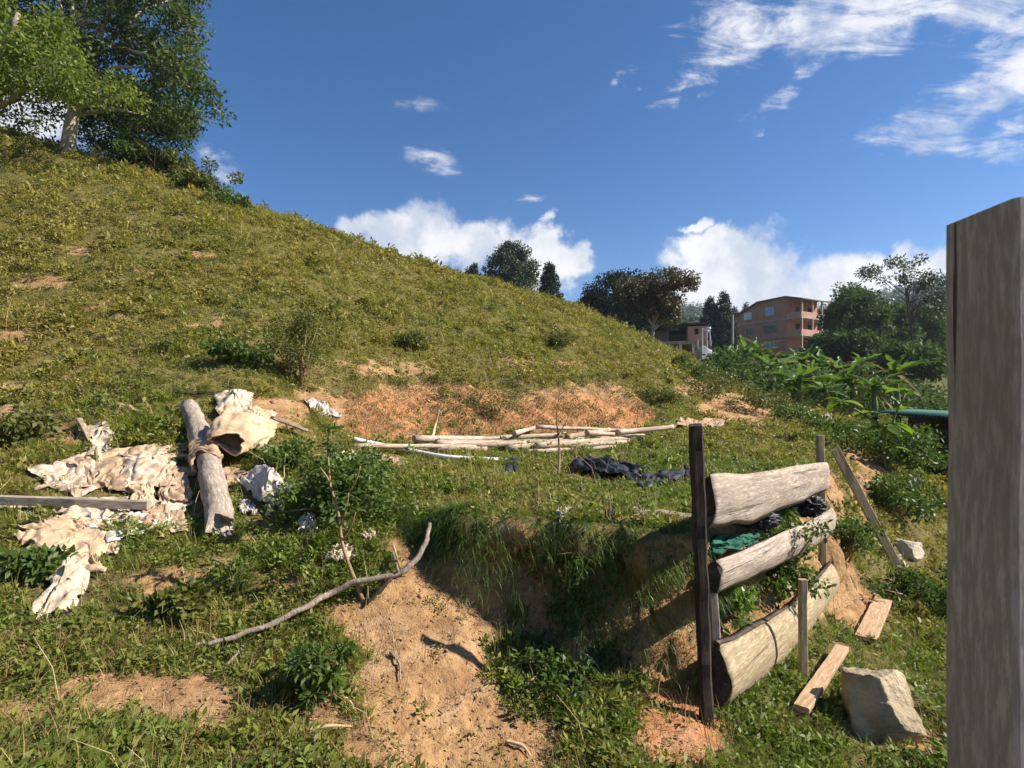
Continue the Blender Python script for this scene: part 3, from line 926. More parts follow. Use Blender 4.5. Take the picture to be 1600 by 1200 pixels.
def scatter(name, pts, nrm, scale, tone, coll, nidx, seed, lean=.6):
    r = np.random.default_rng(seed); n = len(pts)
    me = bpy.data.meshes.new(name); me.vertices.add(n); me.vertices.foreach_set('co', pts.astype(np.float32).ravel())
    a = me.attributes.new('rot', 'FLOAT_VECTOR', 'POINT')
    rot = np.zeros((n, 3)); rot[:, 2] = r.uniform(0, 6.283, n)
    # tilt part of the way to the slope
    ex = -np.arctan(nrm[:, 1]) * -lean; ey = -np.arctan(nrm[:, 0]) * lean
    # euler order: z applied first in local frame; tilt then about world axes
    rot[:, 0] = ex + r.normal(0, .12, n); rot[:, 1] = ey + r.normal(0, .12, n)
    a.data.foreach_set('vector', rot.astype(np.float32).ravel())
    attr(me, 'size', scale); attr(me, 'tone', tone)
    a = me.attributes.new('pick', 'INT', 'POINT'); a.data.foreach_set('value', r.integers(0, nidx, n).astype(np.int32))
    o = bpy.data.objects.new(name, me); col.objects.link(o)
    ng = bpy.data.node_groups.new(name + '_nodes', 'GeometryNodeTree')
    ng.interface.new_socket('Geometry', in_out='INPUT', socket_type='NodeSocketGeometry')
    ng.interface.new_socket('Geometry', in_out='OUTPUT', socket_type='NodeSocketGeometry')
    N = ng.nodes; gi = N.new('NodeGroupInput'); go = N.new('NodeGroupOutput')
    ip = N.new('GeometryNodeInstanceOnPoints'); ci = N.new('GeometryNodeCollectionInfo')
    ci.inputs['Collection'].default_value = coll; ci.inputs['Separate Children'].default_value = True; ci.inputs['Reset Children'].default_value = True
    ip.inputs['Pick Instance'].default_value = True

    def na(nm, typ):
        k = N.new('GeometryNodeInputNamedAttribute'); k.data_type = typ; k.inputs['Name'].default_value = nm
        return k.outputs['Attribute']
    L = ng.links
    L.new(gi.outputs[0], ip.inputs['Points']); L.new(ci.outputs[0], ip.inputs['Instance'])
    L.new(na('pick', 'INT'), ip.inputs['Instance Index']); L.new(na('rot', 'FLOAT_VECTOR'), ip.inputs['Rotation']); L.new(na('size', 'FLOAT'), ip.inputs['Scale'])
    L.new(ip.outputs[0], go.inputs[0])
    md = o.modifiers.new('scatter', 'NODES'); md.node_group = ng
    tag(o, kind='stuff')
    return o


def candidates(n, r0, r1, seed, a0=-56, a1=56, pw=0.0):
    r = np.random.default_rng(seed)
    a = np.radians(r.uniform(a0, a1, n)); t_ = r.random(n)
    rad = np.exp(math.log(r0) + t_ * math.log(r1 / r0))
    x = rad * np.sin(a); y = rad * np.cos(a)
    z = Zf(x, y); e = .05 * np.maximum(rad / 4, 1)
    zx = (Zf(x + e, y) - Zf(x - e, y)) / (2 * e); zy = (Zf(x, y + e) - Zf(x, y - e)) / (2 * e)
    st = np.hypot(zx, zy)
    so, re_ = soil_red(x, y, z, st)
    return x, y, z, np.stack([zx, zy], 1), rad, st, so


def cover(name, n, r0, r1, coll, nidx, seed, keep, size, tone):
    x, y, z, g, rad, st, so = candidates(n, r0, r1, seed)
    r = np.random.default_rng(seed + 1)
    k = r.random(n) < keep(x, y, so, st, rad) * uncovered(x, y)
    s = size(x, y, rad) * r.uniform(.6, 1.35, n)
    tn = np.clip(tone(x, y, rad) + r.normal(0, .15, n), 0, 1)
    pts = np.stack([x, y, z - .01], 1)[k]
    return scatter(name, pts, np.clip(g[k], -.9, .9), s[k], tn[k], coll, nidx, seed)


# nothing grows through the cloths, logs and sacks
COVERED = [(95, 750, 60, 28), (200, 745, 100, 50), (240, 790, 62, 40), (150, 805, 60, 25), (110, 850, 80, 40), (95, 915, 55, 50), (150, 688, 28, 24), (20, 790, 55, 14), (415, 785, 42, 36), (330, 740, 34, 90), (375, 665, 55, 45), (385, 750, 45, 12),
           (300, 650, 20, 20), (940, 745, 60, 14), (1040, 752, 50, 10), (1090, 664, 50, 10), (605, 722, 32, 12), (1380, 1120, 66, 60), (1265, 1090, 24, 34), (1285, 1060, 24, 34), (1308, 1028, 22, 30), (1366, 968, 30, 44), (1420, 870, 34, 22)]


def uncovered(x, y):
    z = Zf(x, y, False); ys = np.maximum(y, .4); u = 800 + F * x / ys; v = HZ - F * z / ys
    m = np.ones(x.shape)
    for (cu, cv, ru, rv) in COVERED: m = np.where(((u - cu) / ru) ** 2 + ((v - cv) / rv) ** 2 < 1, .04, m)
    return m


def hilltone(x, y, rad):
    # yellower and drier up the slope, fresh on the terrace and by the stone
    return np.clip(.36 + .50 * sstep(4, 11, rad) + .6 * fbm(x * .5, y * .5, 3, 7) + .4 * fbm(x * 2.0, y * 4.5, 2, 8) - .35 * (x > 1.2) * (rad < 8), 0, 1)


def fsize(x, y, rad):
    return np.interp(rad, [2, 4, 8, 14, 25, 45], [.75, .8, .95, 1.35, 2.0, 3.6]) * (1 + (.3 + .2 * sstep(5, 9, rad)) * fbm(x * 1.3, y * 1.3, 2, 17)) * np.where((fbm(x * 2.6, y * 2.6, 2, 18) > .32) & (rad > 6), 1.5, 1)


patch = lambda x, y, s, f: .5 + .9 * fbm(x * f, y * f, 3, s)
cover('grass', 105000, 1.4, 48, PG, 4, 101, lambda x, y, so, st, rad: (1 - .55 * sstep(6, 12, rad)) * np.clip(1.0 - 2.0 * so, .012, 1) * np.clip(patch(x, y, 3, 1.6) + .2, .12, 1) * (1 - .8 * sstep(1.4, 2.4, st)), fsize, hilltone)
cover('weeds', 175000, 1.4, 48, PW, 4, 201, lambda x, y, so, st, rad: (.62 + .38 * sstep(6, 12, rad)) * np.clip(1.1 - 1.7 * so, .02, 1) * np.maximum(np.clip(patch(x, y, 13, 2.2), 0.05, 1), .6 * sstep(5, 10, rad)) * (1 - .6 * sstep(1.6, 2.8, st)), fsize, lambda x, y, rad: hilltone(x, y, rad) - .12)
cover('dry_grass', 26000, 1.4, 45, PS, 2, 301, lambda x, y, so, st, rad: (1 - .6 * sstep(7, 13, rad)) * np.clip(.75 - .5 * so, .08, 1) * np.clip(patch(x, y, 23, 1.1), .1, 1), fsize, lambda x, y, rad: np.full(x.shape, .3))

# small clods and stones loose on the bare soil
x, y, z, g, rad, st, so = candidates(26000, 1.5, 9, 401, -50, 50)
k = (rng.random(len(x)) < np.clip(so - .35, 0, 1) * .8)
x, y, z, rad = x[k], y[k], z[k], rad[k]
oc = np.array([(1, 0, 0), (-1, 0, 0), (0, 1, 0), (0, -1, 0), (0, 0, 1), (0, 0, -1), (.7, .7, .4), (-.6, .7, .3)])
n = len(x); s = .004 * rng.lognormal(0, .6, n) * np.clip(rad / 3, .8, 2)
Q = rng.normal(size=(n, 3, 3)); Q, _ = np.linalg.qr(Q)
octv = np.array([(1, 0, 0), (-1, 0, 0), (0, 1, 0), (0, -1, 0), (0, 0, 1), (0, 0, -1)]) * 1.0
V = np.einsum('kij,nj->kni', Q, octv) * (s[:, None, None] * rng.uniform(.6, 1.4, (n, 6, 1))) + np.stack([x, y, z], 1)[:, None, :]
Fo = np.array([(0, 2, 4), (2, 1, 4), (1, 3, 4), (3, 0, 4), (2, 0, 5), (1, 2, 5), (3, 1, 5), (0, 3, 5)])
Fc = (np.arange(n)[:, None, None] * 6 + Fo[None]).reshape(-1, 3)
mo = m_plain('soil_clods', (.42, .25, .14), .95, .5, 9, .4, .004)
o = mobj('soil_clods', V.reshape(-1, 3), Fc, mo, loc=(0, 3, -1.3), smooth=False); tag(o, kind='stuff')

# ------------------------------------------------------------------ the plank fence
def A(v): return np.array(v)


def gdown(u, y, extra=.12):
    p = GY(u, y); return Vector((p.x, p.y, p.z - extra))


fp = GY(1103, 2.88)
fence = thing('plank_fence', 'broken fence of three pale split-log slabs on a dark post beside the dug bank', 'fence', fp)
# tall dark post, slightly leaning
top = PX(1087, 664, 2.88); bot = PX(1106, 1120, 2.86); bot.z = min(bot.z, fp.z) - .15


def postwob(am, fq, sd):
    def f(t, a, b):
        k = 1 + am * float(n2d(A([t * fq]), A([sd + a * 9 + b * 7.]), int(sd))[0])
        return a * k, b * k, (.012 * math.sin(a * 90 + b * 50) if t > .99 else 0)
    return f


o = beam('post', bot, top, rect(.066, .055, .2), M['darkpost'], fence, 26, (0, 1, 0), postwob(.09, 9, 3), jitter=.008, seed=3)
o['label'] = 'tall dark weathered post with a squared top'
# slim grey stake behind it
o = beam('post', gdown(1127, 3.05, .1), PX(1113, 925, 3.05), rect(.05, .035), M['oldwood'], fence, 8, (0, 1, 0), jitter=.006, seed=8)
# slim upright in front of the lowest slab
o = beam('post', gdown(1255, 3.55, .1), PX(1254, 905, 3.55), rect(.05, .035), M['slab_yellow'], fence, 10, (0, 1, 0), jitter=.004, seed=9)
# far upright
o = beam('post', PX(1286, 900, 5.05), PX(1281, 680, 5.05), rect(.06, .05), M['slab_yellow'], fence, 10, (0, 1, 0), jitter=.004, seed=10)


def slab(p0, p1, h0, h1, thick, mat, seed, bow=0.0, label=None, midh=None, belly=.03):
    """a half-round outside cut of a trunk: sawn face to the front right, bark round the back"""
    p0 = Vector(p0); p1 = Vector(p1); d_ = (p1 - p0).normalized()
    n_out = d_.cross(Vector((0, 0, 1))).normalized()      # horizontal, toward the viewer's side
    L = (p1 - p0).length
    prof = []
    m = 9
    for k in range(m + 1): prof.append((0.0, -.5 + k / m))              # flat sawn face, bottom to top
    for k in range(1, 9):
        an = math.pi * k / 9
        prof.append((-math.sin(an) * 1.0, .5 * math.cos(an)))           # round back, top to bottom
    ns = 54; V = []; cols_ = []
    for i in range(ns + 1):
        t = i / ns
        h = h0 * (1 - t) + h1 * t
        if midh: h *= 1 + midh * math.sin(math.pi * t)
        tp = 1 + .20 * float(fbm(A([t * 3.5]), A([seed * 1.7]), 3, seed)[0]) ; bt = 1 + .24 * float(fbm(A([t * 3.7]), A([seed * 2.9]), 3, seed + 4)[0])
        cz = .06 * h0 * math.sin(t * 5 + seed) + bow * math.sin(math.pi * t)
        for (a, b_) in prof:
            hh_ = h * (tp if b_ > 0 else bt)
            cx = a * thick * (1 + .2 * float(n2d(A([t * 6.]), A([b_ * 3 + seed]), seed)[0]))
            if a == 0: cx += .012 * float(fbm(A([t * 9.]), A([b_ * 5 + seed * 3.]), 3, seed + 8)[0]) - belly * (abs(b_) * 2) ** 2.3
            V.append(np.array(n_out) * cx + np.array([0, 0, b_ * hh_ + cz]) + np.array(d_) * (t * L + .02 * math.sin(b_ * 7 + seed) * (1 if t in (0, 1) else 0)))
    V = np.array(V); n = len(prof)
    # into a frame whose z runs along the slab, so the grain does too
    ax = n_out; az = d_; ay = az.cross(ax)
    Mx = Matrix((ax, ay, az)).transposed()
    Vl = V @ np.array(Mx)
    Fc = []
    for i in range(ns):
        for k in range(n):
            k2 = (k + 1) % n; Fc.append((i * n + k, (i + 1) * n + k, (i + 1) * n + k2, i * n + k2))
    Fc.append(tuple(range(n))); Fc.append(tuple(ns * n + k for k in range(n - 1, -1, -1)))
    me = npmesh('plank', Vl, Fc, True)
    me.materials.append(mat); me.materials.append(M['bark'])
    mi = np.zeros(len(Fc), np.int32)
    for f_i, f_ in enumerate(Fc[:-2]):
        k = f_i % n
        if k >= m: mi[f_i] = 1
    mi[-2] = 1; mi[-1] = 1
    me.polygons.foreach_set('material_index', mi)
    me.polygons[len(Fc) - 1].use_smooth = False; me.polygons[len(Fc) - 2].use_smooth = False
    o = bpy.data.objects.new('plank', me); col.objects.link(o); o.parent = fence
    M4 = Mx.to_4x4(); M4.translation = p0 - root_org(fence); o.matrix_local = M4
    if label: o['label'] = label
    return o


slab(PX(1118, 786, 2.97), PX(1297, 747, 5.0), .315, .27, .12, M['slab'], 3, .0, 'broad grey-white top slab', .12)
slab(PX(1128, 902, 2.97), PX(1306, 812, 5.0), .185, .24, .12, M['slab'], 6, -.05, 'narrower pale middle slab', .05)
slab(PX(1142, 1072, 2.93), PX(1312, 916, 5.0), 0.42, .38, .15, M['slab_yellow'], 9, -.045, 'yellowish lowest slab with mould on it', belly=.085)

# near post at the picture's edge
px_, py0, py1 = .60, .648, .756
b0 = Vector((px_ + .09, .70, Zs(px_ + .09, .70) - .1))
pz = thing('gate_post', 'thick grey-brown squared post standing close by at the right edge of the view', 'post', b0 + Vector((0, 0, .1)))
pw = .17


def nearwob(t, a, b):
    return a * (1 + .01 * math.sin(t * 23 + b * 30)), b, (.004 * math.sin(a * 70 + b * 60) if t > .99 else 0)


o = beam('shaft', (px_ + pw / 2, (py0 + py1) / 2, b0.z), (px_ + pw / 2, (py0 + py1) / 2, .236), rect(pw, py1 - py0, .05), M['nearpost'], pz, 40, (0, 1, 0), nearwob, jitter=.0025, seed=21)

# ------------------------------------------------------------------ boards and poles about the fence
def lay(u0, v0, u1, v1, lift=.02):
    return GV(u0, v0, lift), GV(u1, v1, lift)


def single(o, label, cat, group=None): return tag(o, label, cat, group)


p0 = PX(1402, 864, 6.3); p0.z = Zs(p0.x, p0.y) + .03; p1 = PX(1304, 701, 6.0)
single(beam('leaning_board', p0, p1, rect(.10, .035), M['slab_yellow'], None, 10, (0, 1, 0), jitter=.006, seed=30), 'long narrow board leaning against the earth bank behind the fence', 'board')
p0, p1 = lay(1252, 1108, 1316, 1012, .075)
single(beam('cut_board', p0, p1, rect(.085, .035, .1), M['fresh'], None, 8, (0, 0, 1), jitter=.004, seed=31), 'pinkish sawn board lying in the grass left of the boulder', 'board')
p0, p1 = lay(1352, 998, 1380, 938, .04)
single(beam('cut_board', p0, p1, rect(.15, .03, .1), M['fresh'], None, 8, (0, 0, 1), jitter=.004, seed=32), 'short orange sawn board on bare soil above the boulder', 'board')

# boulder
def rock(name, c, dims, mat, seed, cuts, label, cat, noise=.05, rot=0, ico=5, planes=None, group=None):
    bm_ = bpy.data.meshes.new('t')
    import bmesh
    b_ = bmesh.new(); bmesh.ops.create_icosphere(b_, subdivisions=ico, radius=1)
    V = np.array([v.co[:] for v in b_.verts]); Fc = np.array([[v.index for v in f.verts] for f in b_.faces]); b_.free()
    r = np.random.default_rng(seed)
    pl = list(planes or [])
    for _ in range(cuts):
        n = r.normal(size=3); n /= np.linalg.norm(n); pl.append((*n, r.uniform(.55, .82)))
    for (a, b2, c2, d2) in pl:
        n = np.array([a, b2, c2]); n = n / np.linalg.norm(n)
        e = V @ n - d2; V = V - np.maximum(e, 0)[:, None] * n
    V = V * (1 + noise * fbm3(V * 2.2 + seed, 3, seed)[:, None]) + V * (noise * .5 * fbm3(V * np.array([6, 6, 13]) + seed, 3, seed + 3))[:, None]
    g_ = V @ np.array([.35, .1, .93]); V = V * (1 - noise * .45 * np.exp(-((g_ - .38 - .06 * n3d(V * 3, seed)) / .03) ** 2) - noise * .25 * np.exp(-((g_ + .15 - .08 * n3d(V * 3, seed + 1)) / .03) ** 2))[:, None]
    V = V * np.array(dims)
    ca, sa = math.cos(rot), math.sin(rot)
    V = np.stack([V[:, 0] * ca - V[:, 1] * sa, V[:, 0] * sa + V[:, 1] * ca, V[:, 2]], 1) + np.array(c)
    o = mobj(name, V, Fc, mat, loc=(c[0], c[1], c[2] - dims[2] * .8))
    return tag(o, label, cat, group)


bc = GV(1385, 1175)
bc = PX(1381, 1112, bc.y + .22)
rock('boulder', (bc.x - .03, bc.y, bc.z - .03), (.30, .27, .31), M['stone'], 5, 7, 'large angular tan boulder sitting in the bright grass', 'boulder', 0.13, .3,
     planes=[(-.75, -.35, .35, .62), (.35, -.75, .55, .58), (.1, .2, 1, .78), (.9, -.3, .1, .72), (-.3, -.9, -.2, .72)])
q_ = GV(1425, 872); rock('stone', (q_.x - .05, q_.y, q_.z + .12), (.19, .15, .17), M['palestone'], 8, 4, 'pale stone at the foot of the leaning board', 'stone', .16, planes=[(-.8, -.5, .3, .5), (.5, -.8, .3, .55), (.1, 0, 1, .5), (-.2, -.7, .8, .55)])
q_ = GV(1405, 885); rock('stone', (q_.x, q_.y, q_.z + .04), (.13, .1, .09), M['palestone'], 9, 6, 'small low pale stone just in front of the larger pale one', 'stone', .16, planes=[(-.3, -.8, .5, .5), (.7, -.3, .5, .5)])

# ------------------------------------------------------------------ cloth and plastic
def cloth(name, corners, mat, label, cat, amp=.035, fold=(9, 2), seed=0, ragged=.25, lift=.01, n=(46, 34), group=None, parent=None, crump=.45, hump=0.0, thick=.0025):
    """corners: four photo pixels round the piece; it is laid over the ground and gathered into folds"""
    c4 = [np.array(GV(u, v)) if not isinstance(u, Vector) else np.array(u) for (u, v) in corners]
    na, nb = n
    if name == 'rag': amp *= .62; hump *= .55
    a, b_ = np.meshgrid(np.linspace(0, 1, na), np.linspace(0, 1, nb), indexing='ij')
    an_ = np.arctan2(b_ - .5, a - .5); sc_ = 1 + ragged * .9 * fbm(np.cos(an_) * 2.2 + seed * 3.3, np.sin(an_) * 2.2, 3, seed + 31)
    a = .5 + (a - .5) * sc_; b_ = .5 + (b_ - .5) * sc_
    P = (c4[0] * ((1 - a) * (1 - b_))[..., None] + c4[1] * (a * (1 - b_))[..., None] + c4[2] * (a * b_)[..., None] + c4[3] * ((1 - a) * b_)[..., None])
    size = np.linalg.norm(c4[2] - c4[0])
    x = P[..., 0] + .08 * size * fbm(a * 3 + seed, b_ * 3, 3, seed) ; y = P[..., 1] + .08 * size * fbm(a * 3, b_ * 3 + seed, 3, seed + 9)
    ww = fbm(a * 2.2 + seed * 1.3, b_ * 2.2, 2, seed + 2)
    f1 = np.abs(np.sin((a * fold[0] + b_ * fold[1]) * 2.2 + ww * 5)) ** .8
    f2 = 1 - np.abs(fbm(a * 3.6 + seed, b_ * 3.6, 2, seed + 5)) * 2.4
    h = amp * (f1 * (1 - crump) + f2 * crump) + hump * (np.sin(math.pi * np.clip(a, 0, 1)) * np.sin(math.pi * np.clip(b_, 0, 1))).clip(0, 1) ** .7
    h = h + amp * .22 * np.abs(fbm(a * 13, b_ * 13 + seed, 2, seed + 6))
    xs = x + amp * .7 * fbm(a * 4, b_ * 4 + seed, 2, seed + 11); ys = y + amp * .7 * fbm(a * 4 + 9, b_ * 4 + seed, 2, seed + 12)
    zg = Zf(xs, ys, True) if not isinstance(corners[0][0], Vector) else P[..., 2]
    z = zg + lift + np.maximum(h, -.005)
    V = np.stack([xs, ys, z], -1).reshape(-1, 3)
    keep = np.ones(a.shape, bool)
    i, j = np.meshgrid(np.arange(na - 1), np.arange(nb - 1), indexing='ij')
    K = keep[:-1, :-1] & keep[1:, 1:] & keep[1:, :-1] & keep[:-1, 1:]
    Fc = np.stack([i * nb + j, (i + 1) * nb + j, (i + 1) * nb + j + 1, i * nb + j + 1], -1)[K]
    used = np.unique(Fc); mp = np.full(na * nb, -1); mp[used] = np.arange(len(used))
    Fc = mp[Fc]; V = V[used]
    o = mobj(name, V, Fc, mat, parent)
    md = o.modifiers.new('thickness', 'SOLIDIFY'); md.thickness = thick; md.offset = 1
    if parent is None: tag(o, label, cat, group)
    return o


G_RAG = 'rags strewn on the slope'
cloth('rag', [(38, 738), (150, 712), (165, 778), (55, 772)], M['whitecloth'], 'bright white sheet spread just above the long grey board', 'cloth', .05, (7, 1), 1, .3, group=G_RAG)
cloth('rag', [(100, 722), (215, 705), (225, 772), (120, 775)], M['browncloth'], 'muddy tan cloth between the white sheet and the round white bundle', 'cloth', .06, (6, 3), 2, .35, group=G_RAG)
cloth('rag', [(185, 712), (262, 708), (270, 762), (190, 770)], M['whitecloth'], 'round dirty white cloth bundle below the torn tan strip', 'cloth', .05, (4, 4), 3, .3, hump=.10, group=G_RAG)
cloth('rag', [(152, 716), (285, 695), (290, 722), (165, 738)], M['sack'], 'torn tan strip along the top edge of the rag heap', 'cloth', .05, (3, 5), 4, .35, group=G_RAG)
cloth('rag', [(245, 722), (296, 740), (298, 790), (240, 795)], M['browncloth'], 'brown cloth at the right edge of the rag heap beside the upright log', 'cloth', .06, (5, 5), 5, .35, group=G_RAG)
cloth('rag', [(98, 786), (195, 782), (200, 815), (105, 818)], M['whitecloth'], 'crumpled off-white rag just below the long grey board', 'cloth', .06, (5, 4), 6, .35, hump=.04, group=G_RAG)
cloth('rag', [(195, 765), (240, 762), (238, 800), (212, 802)], M['sack'], 'tan cloth draped over the end of the long grey board', 'cloth', .05, (8, 1), 7, .25, hump=.06, group=G_RAG)
cloth('rag', [(228, 782), (300, 790), (285, 806), (225, 800)], M['whitecloth'], 'narrow white strip between the board end and the upright log', 'cloth', .04, (3, 6), 8, .3, group=G_RAG)
cloth('rag', [(20, 832), (85, 815), (180, 815), (140, 850)], M['sack'], 'pale tan cloth above the big hanging sheet', 'cloth', .06, (8, 3), 9, .3, group=G_RAG)
cloth('rag', [(120, 818), (240, 808), (300, 825), (170, 850)], M['greenishcloth'], 'pale greenish fleece trailing at the lower right of the rag heap', 'cloth', .05, (9, 3), 10, .45, group=G_RAG)
cloth('rag', [(205, 802), (290, 795), (290, 850), (200, 838)], M['browncloth'], 'brown shredded cloth in the lower right of the rag heap', 'cloth', .05, (9, 3), 12, .5, group=G_RAG)
cloth('rag', [(30, 842), (165, 832), (150, 905), (60, 880)], M['sack'], 'wrinkled cream sheet folded over at the lower left', 'cloth', .07, (3, 8), 11, .15, hump=.05, group=G_RAG, crump=.35)
cloth('rag', [(95, 862), (150, 866), (120, 965), (45, 968)], M['whitecloth'], 'smooth cream sheet hanging down the slope lowest of all the rags', 'cloth', .05, (2, 5), 13, .1, hump=.09, group=G_RAG, crump=.2)
cloth('rag', [(-40, 785), (55, 780), (60, 798), (-40, 805)], M['whitecloth'], 'white cloth strip under the long grey board at the left edge', 'cloth', .03, (3, 3), 14, .25, group=G_RAG)
cloth('rag', [(30, 802), (75, 798), (80, 812), (28, 820)], M['greyplastic'], 'thin shiny plastic strip below the long grey board', 'cloth', .02, (3, 3), 15, .25, group=G_RAG)
cloth('rag', [(135, 668), (178, 668), (185, 708), (138, 705)], M['whitecloth'], 'small white rag clump highest on the slope with a stick in it', 'cloth', .05, (6, 3), 16, .3, hump=.08, group=G_RAG)
cloth('rag', [(160, 845), (180, 835), (185, 868), (150, 870)], M['sack'], 'small pointed cream scrap right of the hanging sheet', 'cloth', .03, (3, 3), 17, .2, group=G_RAG)
cloth('rag', [(345, 738), (430, 740), (420, 758), (350, 765)], M['browncloth'], 'muddy cloth trailing from the upright log to the grey plastic bag', 'cloth', .04, (4, 5), 18, .4, group=G_RAG)
cloth('plastic_sheet', [(378, 762), (420, 750), (455, 785), (420, 818)], M['greyplastic'], 'crumpled grey plastic bag right of the upright log', 'plastic bag', .09, (5, 5), 19, .25, hump=.12, crump=.75, n=(60, 50))
cloth('plastic_scrap', [(373, 795), (395, 790), (402, 808), (375, 806)], M['greyplastic'], 'small white plastic scrap at the foot of the grey bag', 'plastic scrap', .04, (3, 3), 20, .3)
cloth('plastic_scrap', [(468, 815), (490, 812), (492, 838), (470, 838)], M['greyplastic'], 'white plastic scrap under the leafy sapling', 'plastic scrap', .05, (3, 3), 21, .3)
cloth('plastic_scrap', [(508, 866), (545, 862), (550, 880), (515, 888)], M['whitecloth'], 'white torn scrap above the grey branch', 'plastic scrap', .05, (4, 2), 22, .3)
cloth('plastic_scrap', [(570, 838), (585, 836), (586, 850), (572, 852)], M['whitecloth'], 'tiny white scrap on the lip of the gully', 'plastic scrap', .03, (2, 2), 23, .2)
cloth('fleece', [(480, 628), (505, 630), (530, 655), (490, 650)], M['greyplastic'], 'greyish fleece rag at the top of the cut bank', 'cloth', .06, (6, 2), 24, .4)
cloth('plastic_scrap', [(515, 712), (550, 705), (560, 725), (520, 725)], M['whitecloth'], 'whitish scrap behind the leafy sapling', 'plastic scrap', .05, (3, 3), 25, .35)
cloth('flat_sack', [(570, 712), (610, 714), (640, 735), (600, 734)], M['browncloth'], 'flat dusty sack on the grass below the white pipe', 'sack', .03, (3, 3), 26, .2, hump=.03)
cloth('black_sheet', [(888, 738), (930, 722), (1000, 742), (1000, 762)], M['blackplastic'], 'black plastic sheet humped up on the terrace', 'plastic sheet', .08, (6, 2), 27, .25, hump=.03, n=(70, 40), crump=.7)
cloth('black_sheet', [(995, 745), (1078, 735), (1092, 752), (1010, 770)], M['blackplastic'], 'black plastic strip trailing to the dark fence post', 'plastic sheet', .07, (8, 2), 28, .25, n=(60, 24))
cloth('plastic_scrap', [(868, 806), (890, 804), (896, 818), (872, 820)], M['greyplastic'], 'bluish grey scrap on the terrace edge', 'plastic scrap', .05, (3, 3), 29, .3)
cloth('black_scrap', [(793, 722), (803, 722), (805, 744), (795, 745)], M['blackplastic'], 'little black plastic scrap by the end of the white pipe', 'plastic scrap', .06, (3, 3), 30, .2)
cloth('black_scrap', [(944, 800), (957, 800), (960, 822), (946, 822)], M['blackplastic'], 'little dark scrap left of the fallen log on the terrace edge', 'plastic scrap', .05, (3, 3), 31, .2)
cloth('grey_sheet', [(1038, 672), (1090, 662), (1146, 660), (1100, 672)], M['browncloth'], 'flattened heap of pale grey sacking beyond the dark fence post', 'plastic sheet', .10, (6, 3), 32, .1, hump=.03, n=(60, 30))
cloth('plastic_scrap', [(1205, 684), (1228, 682), (1232, 690), (1208, 692)], M['greyplastic'], 'small pale scrap on the terrace grass beyond the fence', 'plastic scrap', .05, (3, 3), 33, .25)
cloth('plastic_scrap', [(1270, 655), (1300, 650), (1306, 660), (1275, 664)], M['greyplastic'], 'pale scrap below the loose board near the banana plants', 'plastic scrap', .08, (3, 3), 34, .3)
cloth('plastic_scrap', [(955, 1105), (980, 1108), (985, 1125), (958, 1118)], M['greyplastic'], 'grey scrap half buried in front of the dug bank', 'plastic scrap', .02, (3, 3), 35, .3)

# black bags and netting caught on the fence
def crumple(name, c, dims, mat, seed, label, cat, parent=None, amp=.35):
    import bmesh
    b_ = bmesh.new(); bmesh.ops.create_icosphere(b_, subdivisions=5, radius=1)
    V = np.array([v.co[:] for v in b_.verts]); Fc = np.array([[v.index for v in f.verts] for f in b_.faces]); b_.free()
    rd = 1 - amp * np.abs(fbm3(V * 2.6 + seed, 3, seed)) * 2 + .12 * fbm3(V * 8 + seed, 2, seed + 2)
    V = V * rd[:, None] * np.array(dims) + np.array(c)
    return tag(mobj(name, V, Fc, mat, parent), label, cat)


crumple('black_bag', PX(1186, 812, 3.85), (.16, .10, .075), M['blackplastic'], 3, 'shiny black plastic bag stuffed between the top and middle slabs', 'plastic bag', amp=.5)
crumple('black_bag', PX(1262, 790, 4.72), (.16, .10, .11), M['blackplastic'], 4, 'black plastic bag caught at the far end of the fence', 'plastic bag', amp=.55)
cloth('netting', [(Vector(PX(1118, 846, 3.35)), 0), (Vector(PX(1176, 838, 3.8)), 0), (Vector(PX(1186, 856, 3.7)), 0), (Vector(PX(1122, 868, 3.3)), 0)], M['netting'], 'green netting behind the fence between the top and middle slabs', 'netting', .03, (5, 5), 36, .45)

# ------------------------------------------------------------------ open sack
s0 = GV(352, 712, .12); s1 = GV(395, 640, .10)
sk = thing('burlap_sack', 'open tan sack lying on its side with its mouth to the front', 'sack', GV(375, 690))
mouth = Vector(PX(356, 693, s0.y - .02)); back = PX(398, 652, s0.y + .55)
ax = (back - mouth).normalized(); sx_ = Vector((.86, -.3, -.42)); sx_ = (sx_ - ax * sx_.dot(ax)).normalized(); sy_ = ax.cross(sx_)
ns, nk = 30, 48; V = []
Ls = (back - mouth).length
for i in range(ns + 1):
    t_ = i / ns
    w_ = .135 + .10 * math.sin(min(1, t_ * 1.5) * math.pi * .5) - .05 * t_ ** 3; h_ = .088 + .02 * math.sin(t_ * math.pi) - .03 * t_
    if t_ > .85: h_ *= 1 - (t_ - .85) * 4
    for k in range(nk):
        an = 2 * math.pi * k / nk
        pl = 1 + (.10 * abs(math.sin(an * 6.5 + t_ * 3.0)) + .07 * math.sin(t_ * 17 + an * 2)) * min(1, t_ * 6) + .28 * float(fbm(A([t_ * 3 + 5.]), A([math.cos(an) * 2 + 3 * math.sin(an)]), 3, 5)[0])
        lip = -.05 * math.sin(an * 2 + .6) * (1 - t_) ** 3
        V.append(mouth + ax * (t_ * Ls + lip) + sx_ * (math.cos(an) * w_ * pl) + sy_ * (math.sin(an) * h_ * pl))
V = np.array([tuple(v) for v in V]); Fc = []
for i in range(ns):
    for k in range(nk):
        k2 = (k + 1) % nk; Fc.append((i * nk + k, i * nk + k2, (i + 1) * nk + k2, (i + 1) * nk + k))
o = mobj('bag', V, np.array(Fc), M['sack'], sk); md = o.modifiers.new('thickness', 'SOLIDIFY'); md.thickness = .008; md.offset = 0
